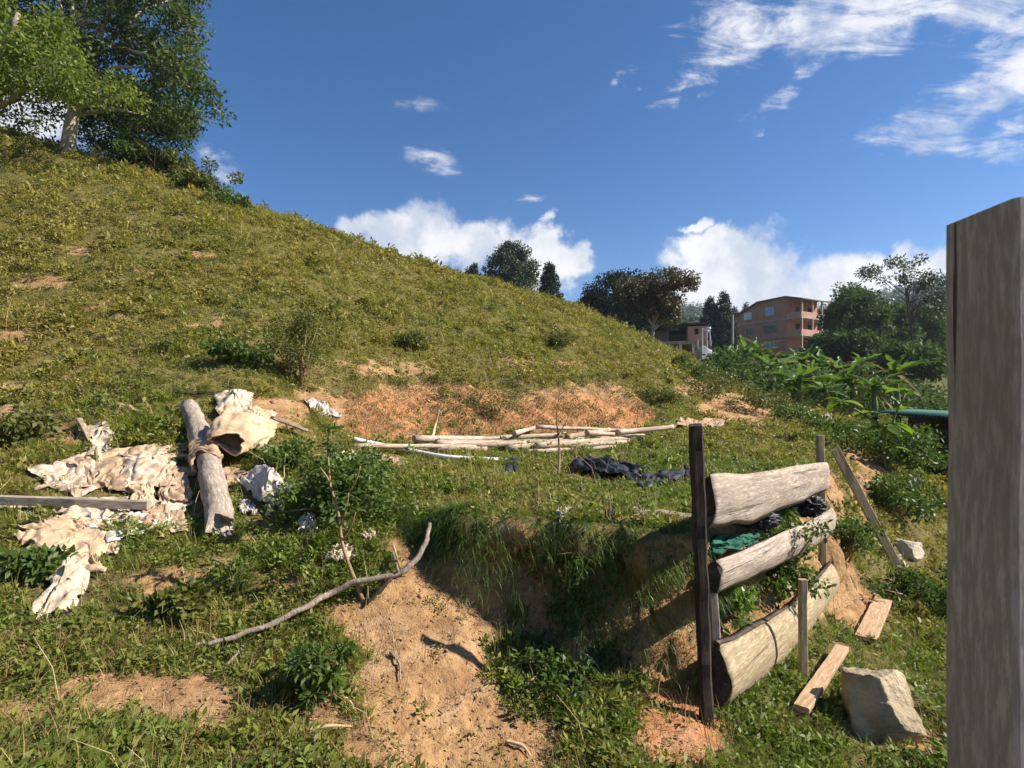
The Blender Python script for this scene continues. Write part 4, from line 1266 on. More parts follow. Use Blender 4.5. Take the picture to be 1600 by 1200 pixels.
# rolled lip
lp = [Vector(V[k]) for k in range(nk)] + [Vector(V[0])]
Vt, Ft = tubes([(lp, [.009] * len(lp))], 6, cap=False); mobj('lip', Vt, Ft, M['sack'], sk)
cloth('rag', [(332, 628), (392, 622), (408, 660), (345, 668)], M['whitecloth'], 'dirty white fleece covering the upper end of the open sack', 'cloth', .06, (8, 2), 41, .3, hump=.12, lift=.05)
cloth('rag', [(382, 640), (432, 650), (420, 690), (388, 700)], M['sack'], 'pleated tan cloth hanging beside the open sack', 'cloth', .05, (9, 1), 42, .15, hump=.12, lift=.02, crump=.3)

# ------------------------------------------------------------------ upright log with a split end
l0 = GV(348, 838); l1 = GV(297, 648)
lg0 = l0 + Vector((0, -.03, .07)); lg1 = l1 + Vector((0, 0, .09))


def logwob(t, a, b):
    k = 1.0 + .16 * math.exp(-((t - .62) / .16) ** 2) + .22 * max(0, t - .93) * 6 * (.5 + .5 * math.sin(math.atan2(b, a) * 3)) + .10 * (1 - t)
    off = .035 * math.sin(t * math.pi * 1.1)
    c = 0
    if t < .16:   # the cleft in the lower end
        an = math.atan2(b, a); k *= 1 - .55 * (1 - t / .16) * math.exp(-((an - 1.35) / .20) ** 2)
        c = .05 * math.cos(an * 3) * (1 - t / .16)
    return a * k + off, b * k, c


lo = beam('fallen_log', lg0, lg1, circ(.083, 40, .95, 4, .035), M['oldwood'], None, 60, (0, 0, 1), logwob, jitter=.02, seed=44, smooth=True)
tag(lo, 'thick grey log lying up the slope with a split lower end', 'log')
# rag wound round its middle
mid = lg0.lerp(lg1, .47); ldir = (lg1 - lg0).normalized()
ra = ldir.cross(Vector((0, 0, 1))).normalized(); rb = ldir.cross(ra)
V = []; ns, nk = 22, 44
for i in range(ns + 1):
    t_ = i / ns - .5
    for k in range(nk):
        an = 2 * math.pi * k / nk
        rr_ = .108 + .03 * float(fbm(A([t_ * 6 + 4]), A([math.sin(an) * 3 + 2 * math.cos(an)]), 3, 6)[0]) + .012 * math.sin(t_ * 26 + an * 2)
        V.append(mid + ldir * (t_ * .26 + .05 * math.sin(an * 2)) + (ra * math.cos(an) + rb * math.sin(an)) * rr_ + ra * .02)
V = np.array([tuple(v) for v in V]); Fc = []
for i in range(ns):
    for k in range(nk):
        k2 = (k + 1) % nk; Fc.append((i * nk + k, i * nk + k2, (i + 1) * nk + k2, (i + 1) * nk + k))
o = mobj('rag', V, np.array(Fc), M['browncloth']); md = o.modifiers.new('thickness', 'SOLIDIFY'); md.thickness = .008
tag(o, 'torn fleece wrapped round the middle of the thick grey log', 'cloth', G_RAG)

# long grey board under the rags
p0 = GV(-160, 775, .05); p1 = GV(232, 790, .07)
tag(beam('long_board', p0, p1, rect(.045, .065), M['oldwood'], None, 14, (0, 0, 1), jitter=.008, seed=50), 'long grey board coming in from the left edge through the rags', 'board')
p0 = GV(142, 690, .04); p1 = GV(124, 655, .06)
tag(beam('short_stick', p0, p1, rect(.05, .03), M['slab_yellow'], None, 6, (0, 0, 1), jitter=.006, seed=51), 'short pale stick poking out of the highest white rag', 'stick')
p0 = GV(155, 722, .02); p1 = GV(153, 700, .10)
tag(beam('short_stick', p0, p1, circ(.022, 8), M['sack'], None, 6, (0, 1, 0), jitter=.006, seed=52), 'short peg standing just below the highest white rag', 'stick')
p0 = GV(478, 672, .10); p1 = GV(425, 652, .16)
tag(beam('grey_board', p0, p1, rect(.12, .03), M['oldwood'], None, 8, (0, 0, 1), jitter=.008, seed=53), 'weathered board sticking out behind the open sack', 'board')
p0 = GV(365, 616, .04); p1 = GV(262, 614, .04)
tag(beam('thin_stick', p0, p1, circ(.022, 8), M['bark'], None, 10, (0, 0, 1), jitter=.03, seed=54), 'dark stick lying on the grass above the thick log', 'stick')
p0 = GV(272, 664, .03); p1 = GV(185, 630, .03)
tag(beam('thin_stick', p0, p1, circ(.018, 8), M['drystem'], None, 10, (0, 0, 1), jitter=.03, seed=55), 'straw-coloured stick on the grass left of the thick log top', 'stick')

# ------------------------------------------------------------------ grey branch, stalks
def gpath(px, lifts, y=None):
    return [GV(u, v, l) for (u, v), l in zip(px, lifts)]


br = thing('dry_branch', 'long crooked grey branch lying across the head of the gully', 'branch', GV(500, 930))
b1 = [GV(318, 1010, .05), GV(370, 995, .065), GV(425, 975, .075), GV(478, 948, .085), GV(515, 928, .09)]
yb = b1[-1].y
b1 += [PX(560, 908, yb + .03), PX(610, 900, yb + .08), PX(640, 885, yb + .12), PX(664, 850, yb + .2), PX(671, 818, yb + .3)]
pts, rad = smooth_path(b1, 46, [.009, .014, .015, .017, .017, .016, .016, .017, .016, .012])
pts = [p + Vector((.004 * math.sin(i * 1.7), 0, .004 * math.sin(i * 1.1))) for i, p in enumerate(pts)]
V, Fc = tubes([(pts, rad)], 10, 3, .10); mobj('limb', V, Fc, M['stick'], br)
pts, rad = smooth_path([PX(612, 902, yb + .08), PX(590, 925, yb + .05), PX(572, 945, yb + .02)], 8, [.014, .012, .007]); V, Fc = tubes([(pts, rad)], 7, 4, .1); mobj('twig', V, Fc, M['bark'], br)
pts, rad = smooth_path([PX(622, 893, yb + .08), PX(614, 862, yb + .1)], 5, [.010, .006]); V, Fc = tubes([(pts, rad)], 7, 4, .1); mobj('twig', V, Fc, M['stick'], br)
pts, rad = smooth_path([GV(318, 1003, .02), GV(300, 1012, .01)], 5, [.012, .005]); V, Fc = tubes([(pts, rad)], 7, 4, .1); mobj('twig', V, Fc, M['stick'], br)


def leaf_mesh(name, L, w, mat, parent=None, fold=.25, arch=.3, seg=5, tint=.5, seed=0, tear=0.0, wave=0.0):
    """one large leaf along +x, rising then drooping; midrib folded"""
    V = []; Fc = []; rr_ = random.Random(seed)
    for i in range(seg + 1):
        t_ = i / seg
        ww = w * .5 * (math.sin(math.pi * min(1, .08 + t_ * .92)) ** .6) * (1 if t_ < 1 else 0.05)
        x_ = L * (t_ - .12 * arch * t_ * t_); z_ = -arch * L * t_ * t_
        for sgn in (-1, 0, 1):
            k = 1 - (rr_.uniform(0, tear) if sgn else 0)
            V.append((x_, sgn * ww * k, z_ + abs(sgn) * ww * fold + wave * ww * rr_.uniform(-1, 1) * abs(sgn)))
    for i in range(seg):
        for s_ in (0, 1):
            q = i * 3 + s_; Fc.append((q, q + 3, q + 4, q + 1))
    me = npmesh(name, np.array(V), Fc); attr(me, 'tint', [tint] * len(V)); me.materials.append(mat)
    return me


def put_leaf(me, parent, base, az, el, roll=0, name='leaf', sc=1.0):
    o = bpy.data.objects.new(name, me); col.objects.link(o); o.parent = parent
    M_ = Matrix.Rotation(az, 4, 'Z') @ Matrix.Rotation(-el, 4, 'Y') @ Matrix.Rotation(roll, 4, 'X') @ Matrix.Scale(sc, 4)
    M_.translation = Vector(base) - root_org(parent); o.matrix_local = M_
    return o


def stalk(name, pts, rads, mat, label, cat, sides=6, group=None):
    p, r_ = smooth_path(pts, 18, rads); V, Fc = tubes([(p, r_)], sides, 5, .08)
    return tag(mobj(name, V, Fc, mat, loc=pts[0]), label, cat, group)


# sapling with whorls of leaves over the sacks
sb = GV(568, 940); ys_ = sb.y
sp_ = thing('leafy_sapling', 'thin brown sapling with a few leaf whorls rising from the gully edge', 'sapling', sb)
path = [sb, PX(548, 890, ys_), PX(535, 850, ys_), PX(528, 800, ys_ + .02), PX(516, 755, ys_ + .03), PX(512, 700, ys_ + .04), PX(514, 672, ys_ + .05)]
pts, rad = smooth_path(path, 26, [.013, .011, .010, .009, .007, .005, .003]); V, Fc = tubes([(pts, rad)], 8, 5, .06); mobj('stem', V, Fc, M['stem'], sp_)
for (ua, va, ub, vb) in [(531, 822, 545, 770), (545, 770, 563, 728), (518, 765, 500, 730), (535, 845, 556, 800)]:
    pts, rad = smooth_path([PX(ua, va, ys_), PX((ua + ub) / 2 + 3, (va + vb) / 2, ys_ - .02), PX(ub, vb, ys_ - .03)], 6, [.006, .005, .003]); V, Fc = tubes([(pts, rad)], 6, 5, .06); mobj('twig', V, Fc, M['stem'], sp_)
lm = [leaf_mesh('sapling_leaf', .09, .028, M['leaf_dark'], fold=.3, arch=.3, seed=s_, tint=.4 + .2 * s_) for s_ in range(3)]
for (uc, vc, nl) in [(514, 672, 9), (513, 700, 8), (500, 730, 6), (563, 728, 7), (545, 770, 5), (515, 745, 5), (556, 800, 5)]:
    for k in range(nl):
        put_leaf(lm[k % 3], sp_, PX(uc, vc + rnd.uniform(-6, 6), ys_ + .02), rnd.uniform(0, 6.28), rnd.uniform(-.3, .6), rnd.uniform(-.5, .5), sc=rnd.uniform(.7, 1.25))

G_ST = 'dry stalks by the sapling'
y3 = GV(430, 750).y - .15
stalk('dry_stalk', [GV(594, 902), PX(560, 868, y3 - .25), PX(500, 805, y3 - .1), PX(430, 745, y3)], [.008, .007, .006, .003], M['drystem'], 'long straight straw-coloured stalk slanting across behind the sapling', 'stalk', group=G_ST)
stalk('dry_stalk', [GV(486, 800), PX(484, 750, y3 + .1), PX(481, 720, y3 + .1)], [.004, .003, .002], M['drystem'], 'short upright straw stalk in the middle of the leafy clump', 'stalk', group=G_ST)
stalk('dry_stalk', [GV(446, 762), PX(444, 735, y3 + .2), PX(446, 708, y3 + .2)], [.005, .004, .002], M['drystem'], 'upright straw stalk above the grey plastic bag', 'stalk', group=G_ST)
stalk('dry_stalk', [GV(430, 770), PX(431, 740, y3 + .2), PX(436, 712, y3 + .2)], [.005, .004, .002], M['drystem'], 'leaning straw stalk touching the grey plastic bag', 'stalk', group=G_ST)
stalk('dry_stalk', [GV(628, 900), PX(620, 870, ys_), PX(615, 852, ys_)], [.008, .006, .004], M['drystem'], 'stubby dry shoot standing by the fork of the grey branch', 'stalk', group=G_ST)
yk = GV(873, 745).y
tt_ = thing('dead_stem', 'tall thin dead plant stem standing on the terrace before the pole pile', 'dead plant', GV(873, 748))
for (pp, rr_) in [([GV(873, 748), PX(874, 700, yk), PX(870, 650, yk), PX(877, 598, yk)], [.016, .012, .008, .004]), ([PX(873, 740, yk), PX(858, 720, yk), PX(852, 700, yk)], [.009, .006, .003]),
                  ([PX(872, 680, yk), PX(884, 660, yk), PX(892, 640, yk)], [.006, .004, .002]), ([PX(873, 735, yk), PX(886, 728, yk - .1), PX(893, 745, yk - .2)], [.008, .005, .003])]:
    p, r_ = smooth_path(pp, 14, rr_); V, Fc = tubes([(p, r_)], 6, 5, .1); mobj('stem', V, Fc, M['stem'], tt_)
yk = GV(678, 688).y
stalk('dry_stalk', [GV(674, 690), PX(680, 665, yk), PX(686, 640, yk)], [.025, .02, .012], M['drystem'], 'pale stake leaning at the foot of the cut bank', 'stalk')

# fallen twigs on the soil
TW = [((300, 985), (352, 1012), 'pale twig below the left end of the grey branch'), ((345, 1050), (395, 985), 'thin brown twig slanting under the grey branch'), ((465, 1143), (550, 1135), 'broken pale stick on the soil at the bottom of the slope'),
      ((890, 908), (928, 902), 'short light twig on the shaded bank'), ((900, 1010), (945, 1060), 'thin root-like twig in the shade of the bank'), ((610, 1020), (625, 1062), 'dark twig lying in the middle of the bare gully'),
      ((790, 1158), (830, 1182), 'dark crooked twig at the bottom of the gully'), ((560, 925), (610, 880), 'small twig by the foot of the sapling'), ((520, 1085), (555, 1110), 'small dark twig left of the gully'),
      ((800, 1085), (845, 1080), 'tiny pale twig on the grass below the bank'), ((20, 1152), (80, 1146), 'pale twig in the lower left corner'), ((330, 872), (378, 905), 'thin twig in the grass below the thick log')]
for i, (a_, b_, lb) in enumerate(TW):
    p0 = GV(*a_, .012); p1 = GV(*b_, .012); m_ = (p0 + p1) / 2 + Vector((.02, 0, .012))
    stalk('fallen_twig', [p0, m_, p1], [.008, .007, .003], M['stick' if i % 2 else 'drystem'], lb, 'twig', group='twigs fallen on the soil')

# ------------------------------------------------------------------ pile of peeled poles
G_P = 'peeled poles piled on the terrace'
PO = [(553, 697, 745, 697, .03, 0, 'thin pole lying lowest at the left end of the pile'), (645, 685, 838, 686, .05, .10, 'pole whose left end lies against the foot of the cut bank'),
      (680, 694, 822, 696, .065, .06, 'thickest short pole at the front left of the pile'), (838, 667, 1012, 674, .035, .28, 'thin straight pole on top of the pile along its back'),
      (888, 684, 950, 671, .05, .14, 'short pole crossing the pile at an angle near its middle'), (794, 701, 985, 692, .055, .02, 'long pale pole along the front of the pile'),
      (838, 697, 1004, 682, .055, .12, 'pale pole slanting back through the right half of the pile'), (822, 706, 962, 698, .035, 0, 'thin pole nearest the viewer on the grass'),
      (700, 689, 885, 679, .045, .16, 'pole slanting over the left half of the pile'), (915, 676, 985, 680, .04, .16, 'short pole near the right end of the pile'),
      (750, 693, 900, 690, .05, .08, 'pole with a dark knot in the middle of the pile'), (622, 701, 760, 702, .05, 0, 'short stout pole before the left end of the pile'),
      (965, 676, 1050, 667, .05, .05, 'pole sticking out at the right end toward the heap of pale sacking'), (860, 690, 1000, 686, .05, .18, 'whitish pole in the middle of the right half of the pile'),
      (800, 677, 842, 667, .04, .2, 'short stub of pole leaning on the back of the pile')]
for i, (u0, v0, u1, v1, r_, lf, lb) in enumerate(PO):
    p0 = GV(u0, max(v0, 690) + 3, r_); p1 = GV(u1, max(v1, 684) + 3, r_)
    # keep to the sight line of the photograph's pole ends, a little raised where poles lie on others
    p0 = PX(u0, v0, p0.y + .1 * (i % 3)); p1 = PX(u1, v1, p1.y + .1 * (i % 3))
    p0.z = max(p0.z, Zs(p0.x, p0.y) + r_ * .7); p1.z = max(p1.z, Zs(p1.x, p1.y) + r_ * .7)
    tag(beam('peeled_pole', p0, p1, circ(r_, 12, 1, i, .05), M['pole'], None, 16, (0, 0, 1), (lambda t, a, b, s=i: (a * (1 - .25 * t) + .03 * math.sin(t * 3 + s), b * (1 - .25 * t), 0)), jitter=.012, seed=60 + i, smooth=True), lb, 'pole', G_P)

pts = [GV(553, 686, .05), GV(600, 696, .06), GV(650, 706, .05), GV(700, 713, .05), GV(780, 718, .04)]
p, r_ = smooth_path(pts, 30, [.026] * 5); V, Fc = tubes([(p, r_)], 12, 5, 0)
tag(mobj('bent_pipe', V, Fc, M['pvc']), 'long bent white pipe lying on the grass before the pole pile', 'pipe')
# log on the terrace edge
p0 = PX(985, 812, 3.62); p1 = PX(1085, 822, 3.5)
p0.z = Zs(p0.x, p0.y) + .04; p1.z = Zs(p1.x, p1.y) + .05
tag(beam('edge_log', p0, p1, circ(.042, 14), M['oldwood'], None, 16, (0, 0, 1), jitter=.02, seed=70, smooth=True), 'short log on the terrace edge left of the dark fence post', 'log')
p0 = GV(962, 815, .03); p1 = GV(1004, 805, .03)
tag(beam('wood_chip', p0, p1, rect(.05, .02), M['fresh'], None, 5, (0, 0, 1), jitter=.006, seed=71), 'thin pale wood strip just behind the short edge log', 'board')
# loose boards near the bananas and rails on the right
for (u0, v0, u1, v1, w_, lb) in [(1252, 634, 1290, 628, .16, 'pale board on the grass below the banana plants'), (1250, 655, 1270, 640, .12, 'grey plank tilted on the grass behind the far fence upright'),
                                 (1430, 742, 1436, 800, .09, 'whitish board standing against the weeds at the right'), (1283, 648, 1300, 658, .1, 'small pale offcut by the debris under the banana plants')]:
    p0 = GV(u0, v0, .05); p1 = GV(u1, v1, .07)
    if v1 - v0 > 40: p0 = PX(u0, v0, p1.y + .15)
    tag(beam('loose_board', p0, p1, rect(w_, .03), M['slab_yellow' if u0 > 1400 else 'pole'], None, 6, (0, 0, 1), jitter=.006, seed=int(u0)), lb, 'board')

# ------------------------------------------------------------------ plants near by
def bush(name, label, cat, c, rad, h, n, size, mat, seed, nclump=26, stems=5, aspect=.5, group=None, smat='stem', flat=0):
    c = Vector(c)
    t_ = thing(name, label, cat, c, group)
    r_ = np.random.default_rng(seed)
    C = np.stack([c.x + r_.normal(0, rad * .5, nclump), c.y + r_.normal(0, rad * .5, nclump), c.z + h * (.15 + .75 * r_.random(nclump) ** .8)], 1)
    V, Fc, T = leafcloud(C, n, rad * .32, size, seed, .2, aspect)
    g = Zf(V[:, 0], V[:, 1]); V[:, 2] = np.maximum(V[:, 2], g + .005)
    mobj('foliage', V, Fc, mat, t_, tint=T)
    paths = []
    for k in range(stems):
        e = Vector(C[k % nclump]); paths.append(([c + Vector((r_.normal(0, .02), r_.normal(0, .02), -.02)), (c + e) / 2 + Vector((0, 0, .04)), e], [.008 + .012 * h, .006 + .008 * h, .003]))
    if stems:
        V, Fc = tubes(paths, 5, seed, .1)
        mobj('stems', V, Fc, M[smat], t_)
    return t_


q_ = GV(470, 602); bush('hill_shrub', 'tall thin olive shrub standing alone on the lower hillside', 'shrub', q_, .42, 1.15, 5200, .045, M['leaf_olive'], 1, 46, 9, .4)
q_ = GV(520, 820); bush('leafy_clump', 'thick dark-green leafy clump behind the sapling', 'weed', q_ + Vector((0, .25, 0)), .34, .42, 4600, .045, M['leaf_bush'], 2, 40, 8)
q_ = GV(455, 730); bush('leafy_clump', 'low leafy clump right of the open sack', 'weed', q_, .26, .22, 1700, .045, M['leaf_bush'], 3)
q_ = GV(490, 1095); bush('leafy_clump', 'bright leafy clump left of the bare gully', 'weed', q_, .11, .26, 1200, .05, M['leaf_bush'], 4, 16, 6, .35)
q_ = GV(560, 760); bush('leafy_clump', 'leafy weeds on the left lip of the gully', 'weed', q_, .3, .26, 1900, .04, M['leaf_bush'], 5)
C = []
for (cu, cv, su, sv, n_) in [(910, 930, 55, 55, 60), (950, 1010, 30, 40, 20), (880, 870, 60, 22, 40), (985, 862, 60, 16, 34), (1040, 850, 40, 10, 20), (880, 845, 70, 12, 34), (900, 1050, 70, 25, 40), (760, 835, 60, 12, 24), (990, 1070, 30, 14, 6)]:
    q_ = GVN([rnd.gauss(cu, su * .6) for k in range(n_)], [rnd.gauss(cv, sv * .6) for k in range(n_)])
    C += [(p_[0], p_[1] - rnd.uniform(0, .05), p_[2] + rnd.uniform(0, .03)) for p_ in q_]
V, Fc, T = leafcloud(C, 5600, .055, .032, 77, .2, .5, .5); o = mobj('bank_creepers', V, Fc, M['leaf_bush'], tint=T); tag(o, kind='stuff')
C = []
for (cu, cv, su, sv, n_) in [(745, 640, 70, 35, 60), (800, 625, 50, 35, 40), (1000, 630, 60, 30, 50), (900, 650, 60, 20, 20), (930, 600, 70, 16, 25), (680, 600, 60, 12, 14)]:
    q_ = GVN([rnd.gauss(cu, su * .6) for k in range(n_)], [rnd.gauss(cv, sv * .6) for k in range(n_)])
    C += [(p_[0], p_[1] - rnd.uniform(0, .12), p_[2] + rnd.uniform(0, .1)) for p_ in q_]
V, Fc, T = leafcloud(C, 6500, .16, .05, 78, .2, .5, .3); o = mobj('cut_bank_creepers', V, Fc, M['leaf_olive'], tint=T); tag(o, kind='stuff')
V = []; Fc = []; T = []      # dead grass combed down the cut bank
QQ = GVN([rnd.uniform(540, 1030) for k in range(9000)], [rnd.uniform(592, 682) for k in range(9000)])
for k in range(9000):
    g_ = QQ[k]; L_ = rnd.uniform(.08, .26); x_, y_, z_ = g_; a_ = rnd.gauss(-1.57, .7); n0 = len(V); tt2 = rnd.random(); w_ = rnd.uniform(.004, .008)
    dx, dy = math.cos(a_), math.sin(a_); el = rnd.uniform(-.4, .9)
    for q2 in range(4):
        wv = w_ * (1 - q2 / 3.4); V += [(x_ - wv, y_, z_), (x_ + wv, y_, z_)]; T += [tt2, tt2]
        e2 = el - q2 * .6; x_ += dx * math.cos(e2) * L_ / 3; y_ += dy * math.cos(e2) * L_ / 3; z_ += math.sin(e2) * L_ / 3
    for q2 in range(3):
        q = n0 + q2 * 2; Fc.append((q, q + 1, q + 3, q + 2))
o = mobj('dead_grass_on_cut', V, Fc, M['straw'], tint=T); tag(o, kind='stuff')
q_ = GV(860, 1060); bush('bank_weeds', 'low weeds below the bank at the edge of its shade', 'weed', q_, .22, .16, 1300, .04, M['leaf_bush'], 8)
q_ = GV(1140, 960); bush('fence_weeds', 'broad-leaved weeds under the middle slab of the fence', 'weed', q_, .14, .34, 900, .06, M['leaf_bright'], 10, 14, 5, .35)
q_ = GY(1215, 4.2); bush('fence_weeds', 'weeds growing up behind the lowest slab', 'weed', q_, .3, .7, 2600, .045, M['leaf_bush'], 11)
q_ = GY(1320, 5.6); bush('fence_weeds', 'leafy weeds at the far end of the fence', 'weed', q_, .26, .4, 1800, .045, M['leaf_bush'], 12)
q_ = GV(1385, 800); bush('bank_weeds', 'green weeds over the bank beside the leaning board', 'weed', q_, .5, .5, 3000, .06, M['leaf_bush'], 13)
q_ = GV(1445, 950); bush('bank_weeds', 'dark green weeds near the right post above the boulder', 'weed', q_, .35, .3, 2200, .045, M['leaf_dark'], 14)
q_ = GV(1240, 700); bush('terrace_weeds', 'dark weed clump on the terrace beyond the far fence upright', 'weed', GV(1238, 660), .5, .45, 1600, .07, M['leaf_bush'], 15)
q_ = GV(1400, 720); bush('terrace_weeds', 'bushy weeds on the terrace corner below the green roof', 'weed', GV(1400, 735), .8, .75, 4200, .08, M['leaf_bush'], 16, 40)
q_ = GV(1330, 690); bush('terrace_weeds', 'tangled weeds along the terrace edge at the right', 'weed', q_, .7, .5, 3000, .08, M['leaf_bush'], 17, 30)
HB = [(1085, 600, .8, .8, 'round green bush where the hill meets the footpath'), (1110, 625, .9, .9, 'green bush on the edge of the footpath cutting'), (1180, 640, .7, .5, 'low bush at the end of the footpath'), (1065, 577, .4, .6, 'small dark round bush on the hill crest below the house'),
      (1215, 640, .7, .6, 'olive bush left of the nearest banana plant'), (1030, 632, .5, .4, 'small bush at the right end of the cut bank'), (1140, 600, .8, .6, 'bush just below the white corrugated shelter'),
      (45, 245, .5, .7, 'small weed clump on the hill crest at the far left'), (640, 545, .35, .35, 'small dark bush half way up the hill'), (370, 570, .35, .3, 'grey-green tuft right of the bare soil on the slope'), (880, 540, .5, .4, 'low bush on the hillside right of centre'),
      (20, 700, .3, .3, 'green clump at the left edge above the rags'), (60, 900, .16, .12, 'dark leafy clump left of the hanging sheet'), (290, 950, .14, .12, 'low dark clump left of the grey branch')]
for i, (u, v, rd_, h_, lb) in enumerate(HB):
    bush('wild_bush', lb, 'bush', GV(u, v), rd_, h_, 1500, .05 + .04 * rd_, M['leaf_olive' if i % 3 else 'leaf_bush'], 30 + i, 20, 4, group='bushes on the slope')

# overhanging tussock and hanging grass and roots
tu = GV(705, 812) + Vector((0, .06, .03))
tk = thing('grass_tussock', 'dark grass tussock with long blades hanging over the head of the gully', 'grass tussock', tu)
V = []; Fc = []; T = []
for k in range(760):
    bx = tu.x + rnd.gauss(0, .15); by = tu.y + rnd.gauss(0, .05); bz = Zs(bx, by)
    a_ = rnd.uniform(-2.9, -.2) if rnd.random() < .75 else rnd.uniform(0, 6.28); L_ = rnd.uniform(.09, .24); el = rnd.uniform(.1, 1.2); n0 = len(V); w_ = rnd.uniform(.002, .005); tt2 = rnd.random()
    dx, dy = math.cos(a_), math.sin(a_); x_, y_, z_ = bx, by, bz
    for s_ in range(6):
        wv = w_ * (1 - s_ / 5.5)
        V += [(x_ - dy * wv, y_ + dx * wv, z_), (x_ + dy * wv, y_ - dx * wv, z_)]; T += [tt2, tt2]
        e2 = el - s_ * .42; x_ += dx * math.cos(e2) * L_ / 5; y_ += dy * math.cos(e2) * L_ / 5; z_ += math.sin(e2) * L_ / 5
    for s_ in range(5):
        q = n0 + s_ * 2; Fc.append((q, q + 1, q + 3, q + 2))
tag(mobj('blades', V, Fc, M['tuft'], tk, tint=T), kind='stuff')
V = []; Fc = []; T = []
LU = np.array([rnd.random() ** .9 * 11.5 for k in range(5600)]); LI = LU.astype(int); LF = (LU - LI)[:, None]
LP = EXY[LI] * (1 - LF) + EXY[LI + 1] * LF + np.stack([rng.normal(0, .05, 5600), rng.normal(-.02, .07, 5600)], 1)
LZ = Zf(LP[:, 0], LP[:, 1] + .06)
for k in range(5600):      # grass and straw hanging over the lip of the bank
    bx, by = LP[k]; bz = LZ[k]
    a_ = rnd.gauss(-1.6, .9); L_ = rnd.uniform(.06, .2); el = rnd.uniform(-.2, 1.1); n0 = len(V); w_ = rnd.uniform(.001, .0028); tt2 = rnd.random()
    dx, dy = math.cos(a_), math.sin(a_); x_, y_, z_ = bx, by, bz
    for q2 in range(5):
        wv = w_ * (1 - q2 / 4.5)
        V += [(x_ - dy * wv, y_ + dx * wv, z_), (x_ + dy * wv, y_ - dx * wv, z_)]; T += [tt2, tt2]
        e2 = el - q2 * .55; x_ += dx * math.cos(e2) * L_ / 4; y_ += dy * math.cos(e2) * L_ / 4; z_ += math.sin(e2) * L_ / 4
    for q2 in range(4):
        q = n0 + q2 * 2; Fc.append((q, q + 1, q + 3, q + 2))
o = mobj('hanging_grass', V, Fc, M['tuft'], tint=T); tag(o, kind='stuff')
paths = []
for k in range(90):
    u = rnd.choice([rnd.uniform(735, 800), rnd.uniform(760, 860), rnd.uniform(850, 1085)]); i_ = rnd.uniform(3, 8.5)
    i0 = int(i_); f_ = i_ - i0
    bx = EXY[i0][0] * (1 - f_) + EXY[i0 + 1][0] * f_; by = EXY[i0][1] * (1 - f_) + EXY[i0 + 1][1] * f_ - .09
    bz = Zs(bx, by) - .02; p_ = Vector((bx, by - .03, bz)); pp = [p_]; L_ = rnd.uniform(.10, .34)
    for s_ in range(5):
        p_ = p_ + Vector((rnd.gauss(-.01, .016), rnd.gauss(-.012, .01), -L_ / 5)); 
        p_.z = max(p_.z, Zs(p_.x, p_.y) - .02); pp.append(p_)
    paths.append((pp, [rnd.uniform(.0015, .0035)] * 5 + [.001]))
V, Fc = tubes(paths, 4, 3, 0, False); o = mobj('hanging_roots', V, Fc, M['root']); tag(o, kind='stuff')

# dead leaves and crumbs of litter on soil and turf
x, y, z, g, rad, st_, so = candidates(9000, 1.6, 10, 811, -48, 48)
n_ = len(x); th_ = rng.uniform(0, 6.28, n_); s_ = rng.uniform(.006, .02, n_) * np.clip(rad / 4, .8, 2)
c_, q_ = np.cos(th_) * s_, np.sin(th_) * s_; h_ = rng.uniform(.002, .02, n_); tl = rng.normal(0, .5, (n_, 2)) * s_[:, None]
V = np.empty((n_, 4, 3)); base = np.stack([x, y, z + h_], 1)
V[:, 0] = base + np.stack([c_, q_, g[:, 0] * c_ + g[:, 1] * q_ + tl[:, 0]], 1); V[:, 2] = base - np.stack([c_, q_, g[:, 0] * c_ + g[:, 1] * q_ - tl[:, 0]], 1)
V[:, 1] = base + np.stack([-q_ * .5, c_ * .5, tl[:, 1]], 1); V[:, 3] = base + np.stack([q_ * .5, -c_ * .5, tl[:, 1]], 1)
M['litter'] = m_leaf('dead_leaf_litter', (.10, .06, .035), (.34, .24, .13), .1, .8, .1)
o = mobj('leaf_litter', V.reshape(-1, 3), np.arange(n_ * 4).reshape(n_, 4), M['litter'], tint=np.repeat(rng.random(n_), 4)); tag(o, kind='stuff')

# tall dry stalks standing here and there in the pasture
r_ = np.random.default_rng(404); n_ = 170
a_ = np.radians(r_.uniform(-44, 40, n_)); rad_ = np.exp(r_.uniform(math.log(2.2), math.log(26), n_))
xs_ = rad_ * np.sin(a_); yy_ = rad_ * np.cos(a_); zs_ = Zf(xs_, yy_); paths = []
for k in range(n_):
    h_ = r_.uniform(.08, .22) * (1 + rad_[k] / 9); w_ = .001 + .0003 * rad_[k]; lx, ly_ = r_.normal(0, .35, 2) * h_
    b_ = Vector((xs_[k], yy_[k], zs_[k] - .01)); paths.append(([b_, b_ + Vector((lx * .3, ly_ * .3, h_ * .6)), b_ + Vector((lx, ly_, h_))], [w_, w_ * .8, w_ * .4]))
V, Fc = tubes(paths, 4, 3, 0, False); o = mobj('dry_stalks', V, Fc, M['drystem']); tag(o, kind='stuff')

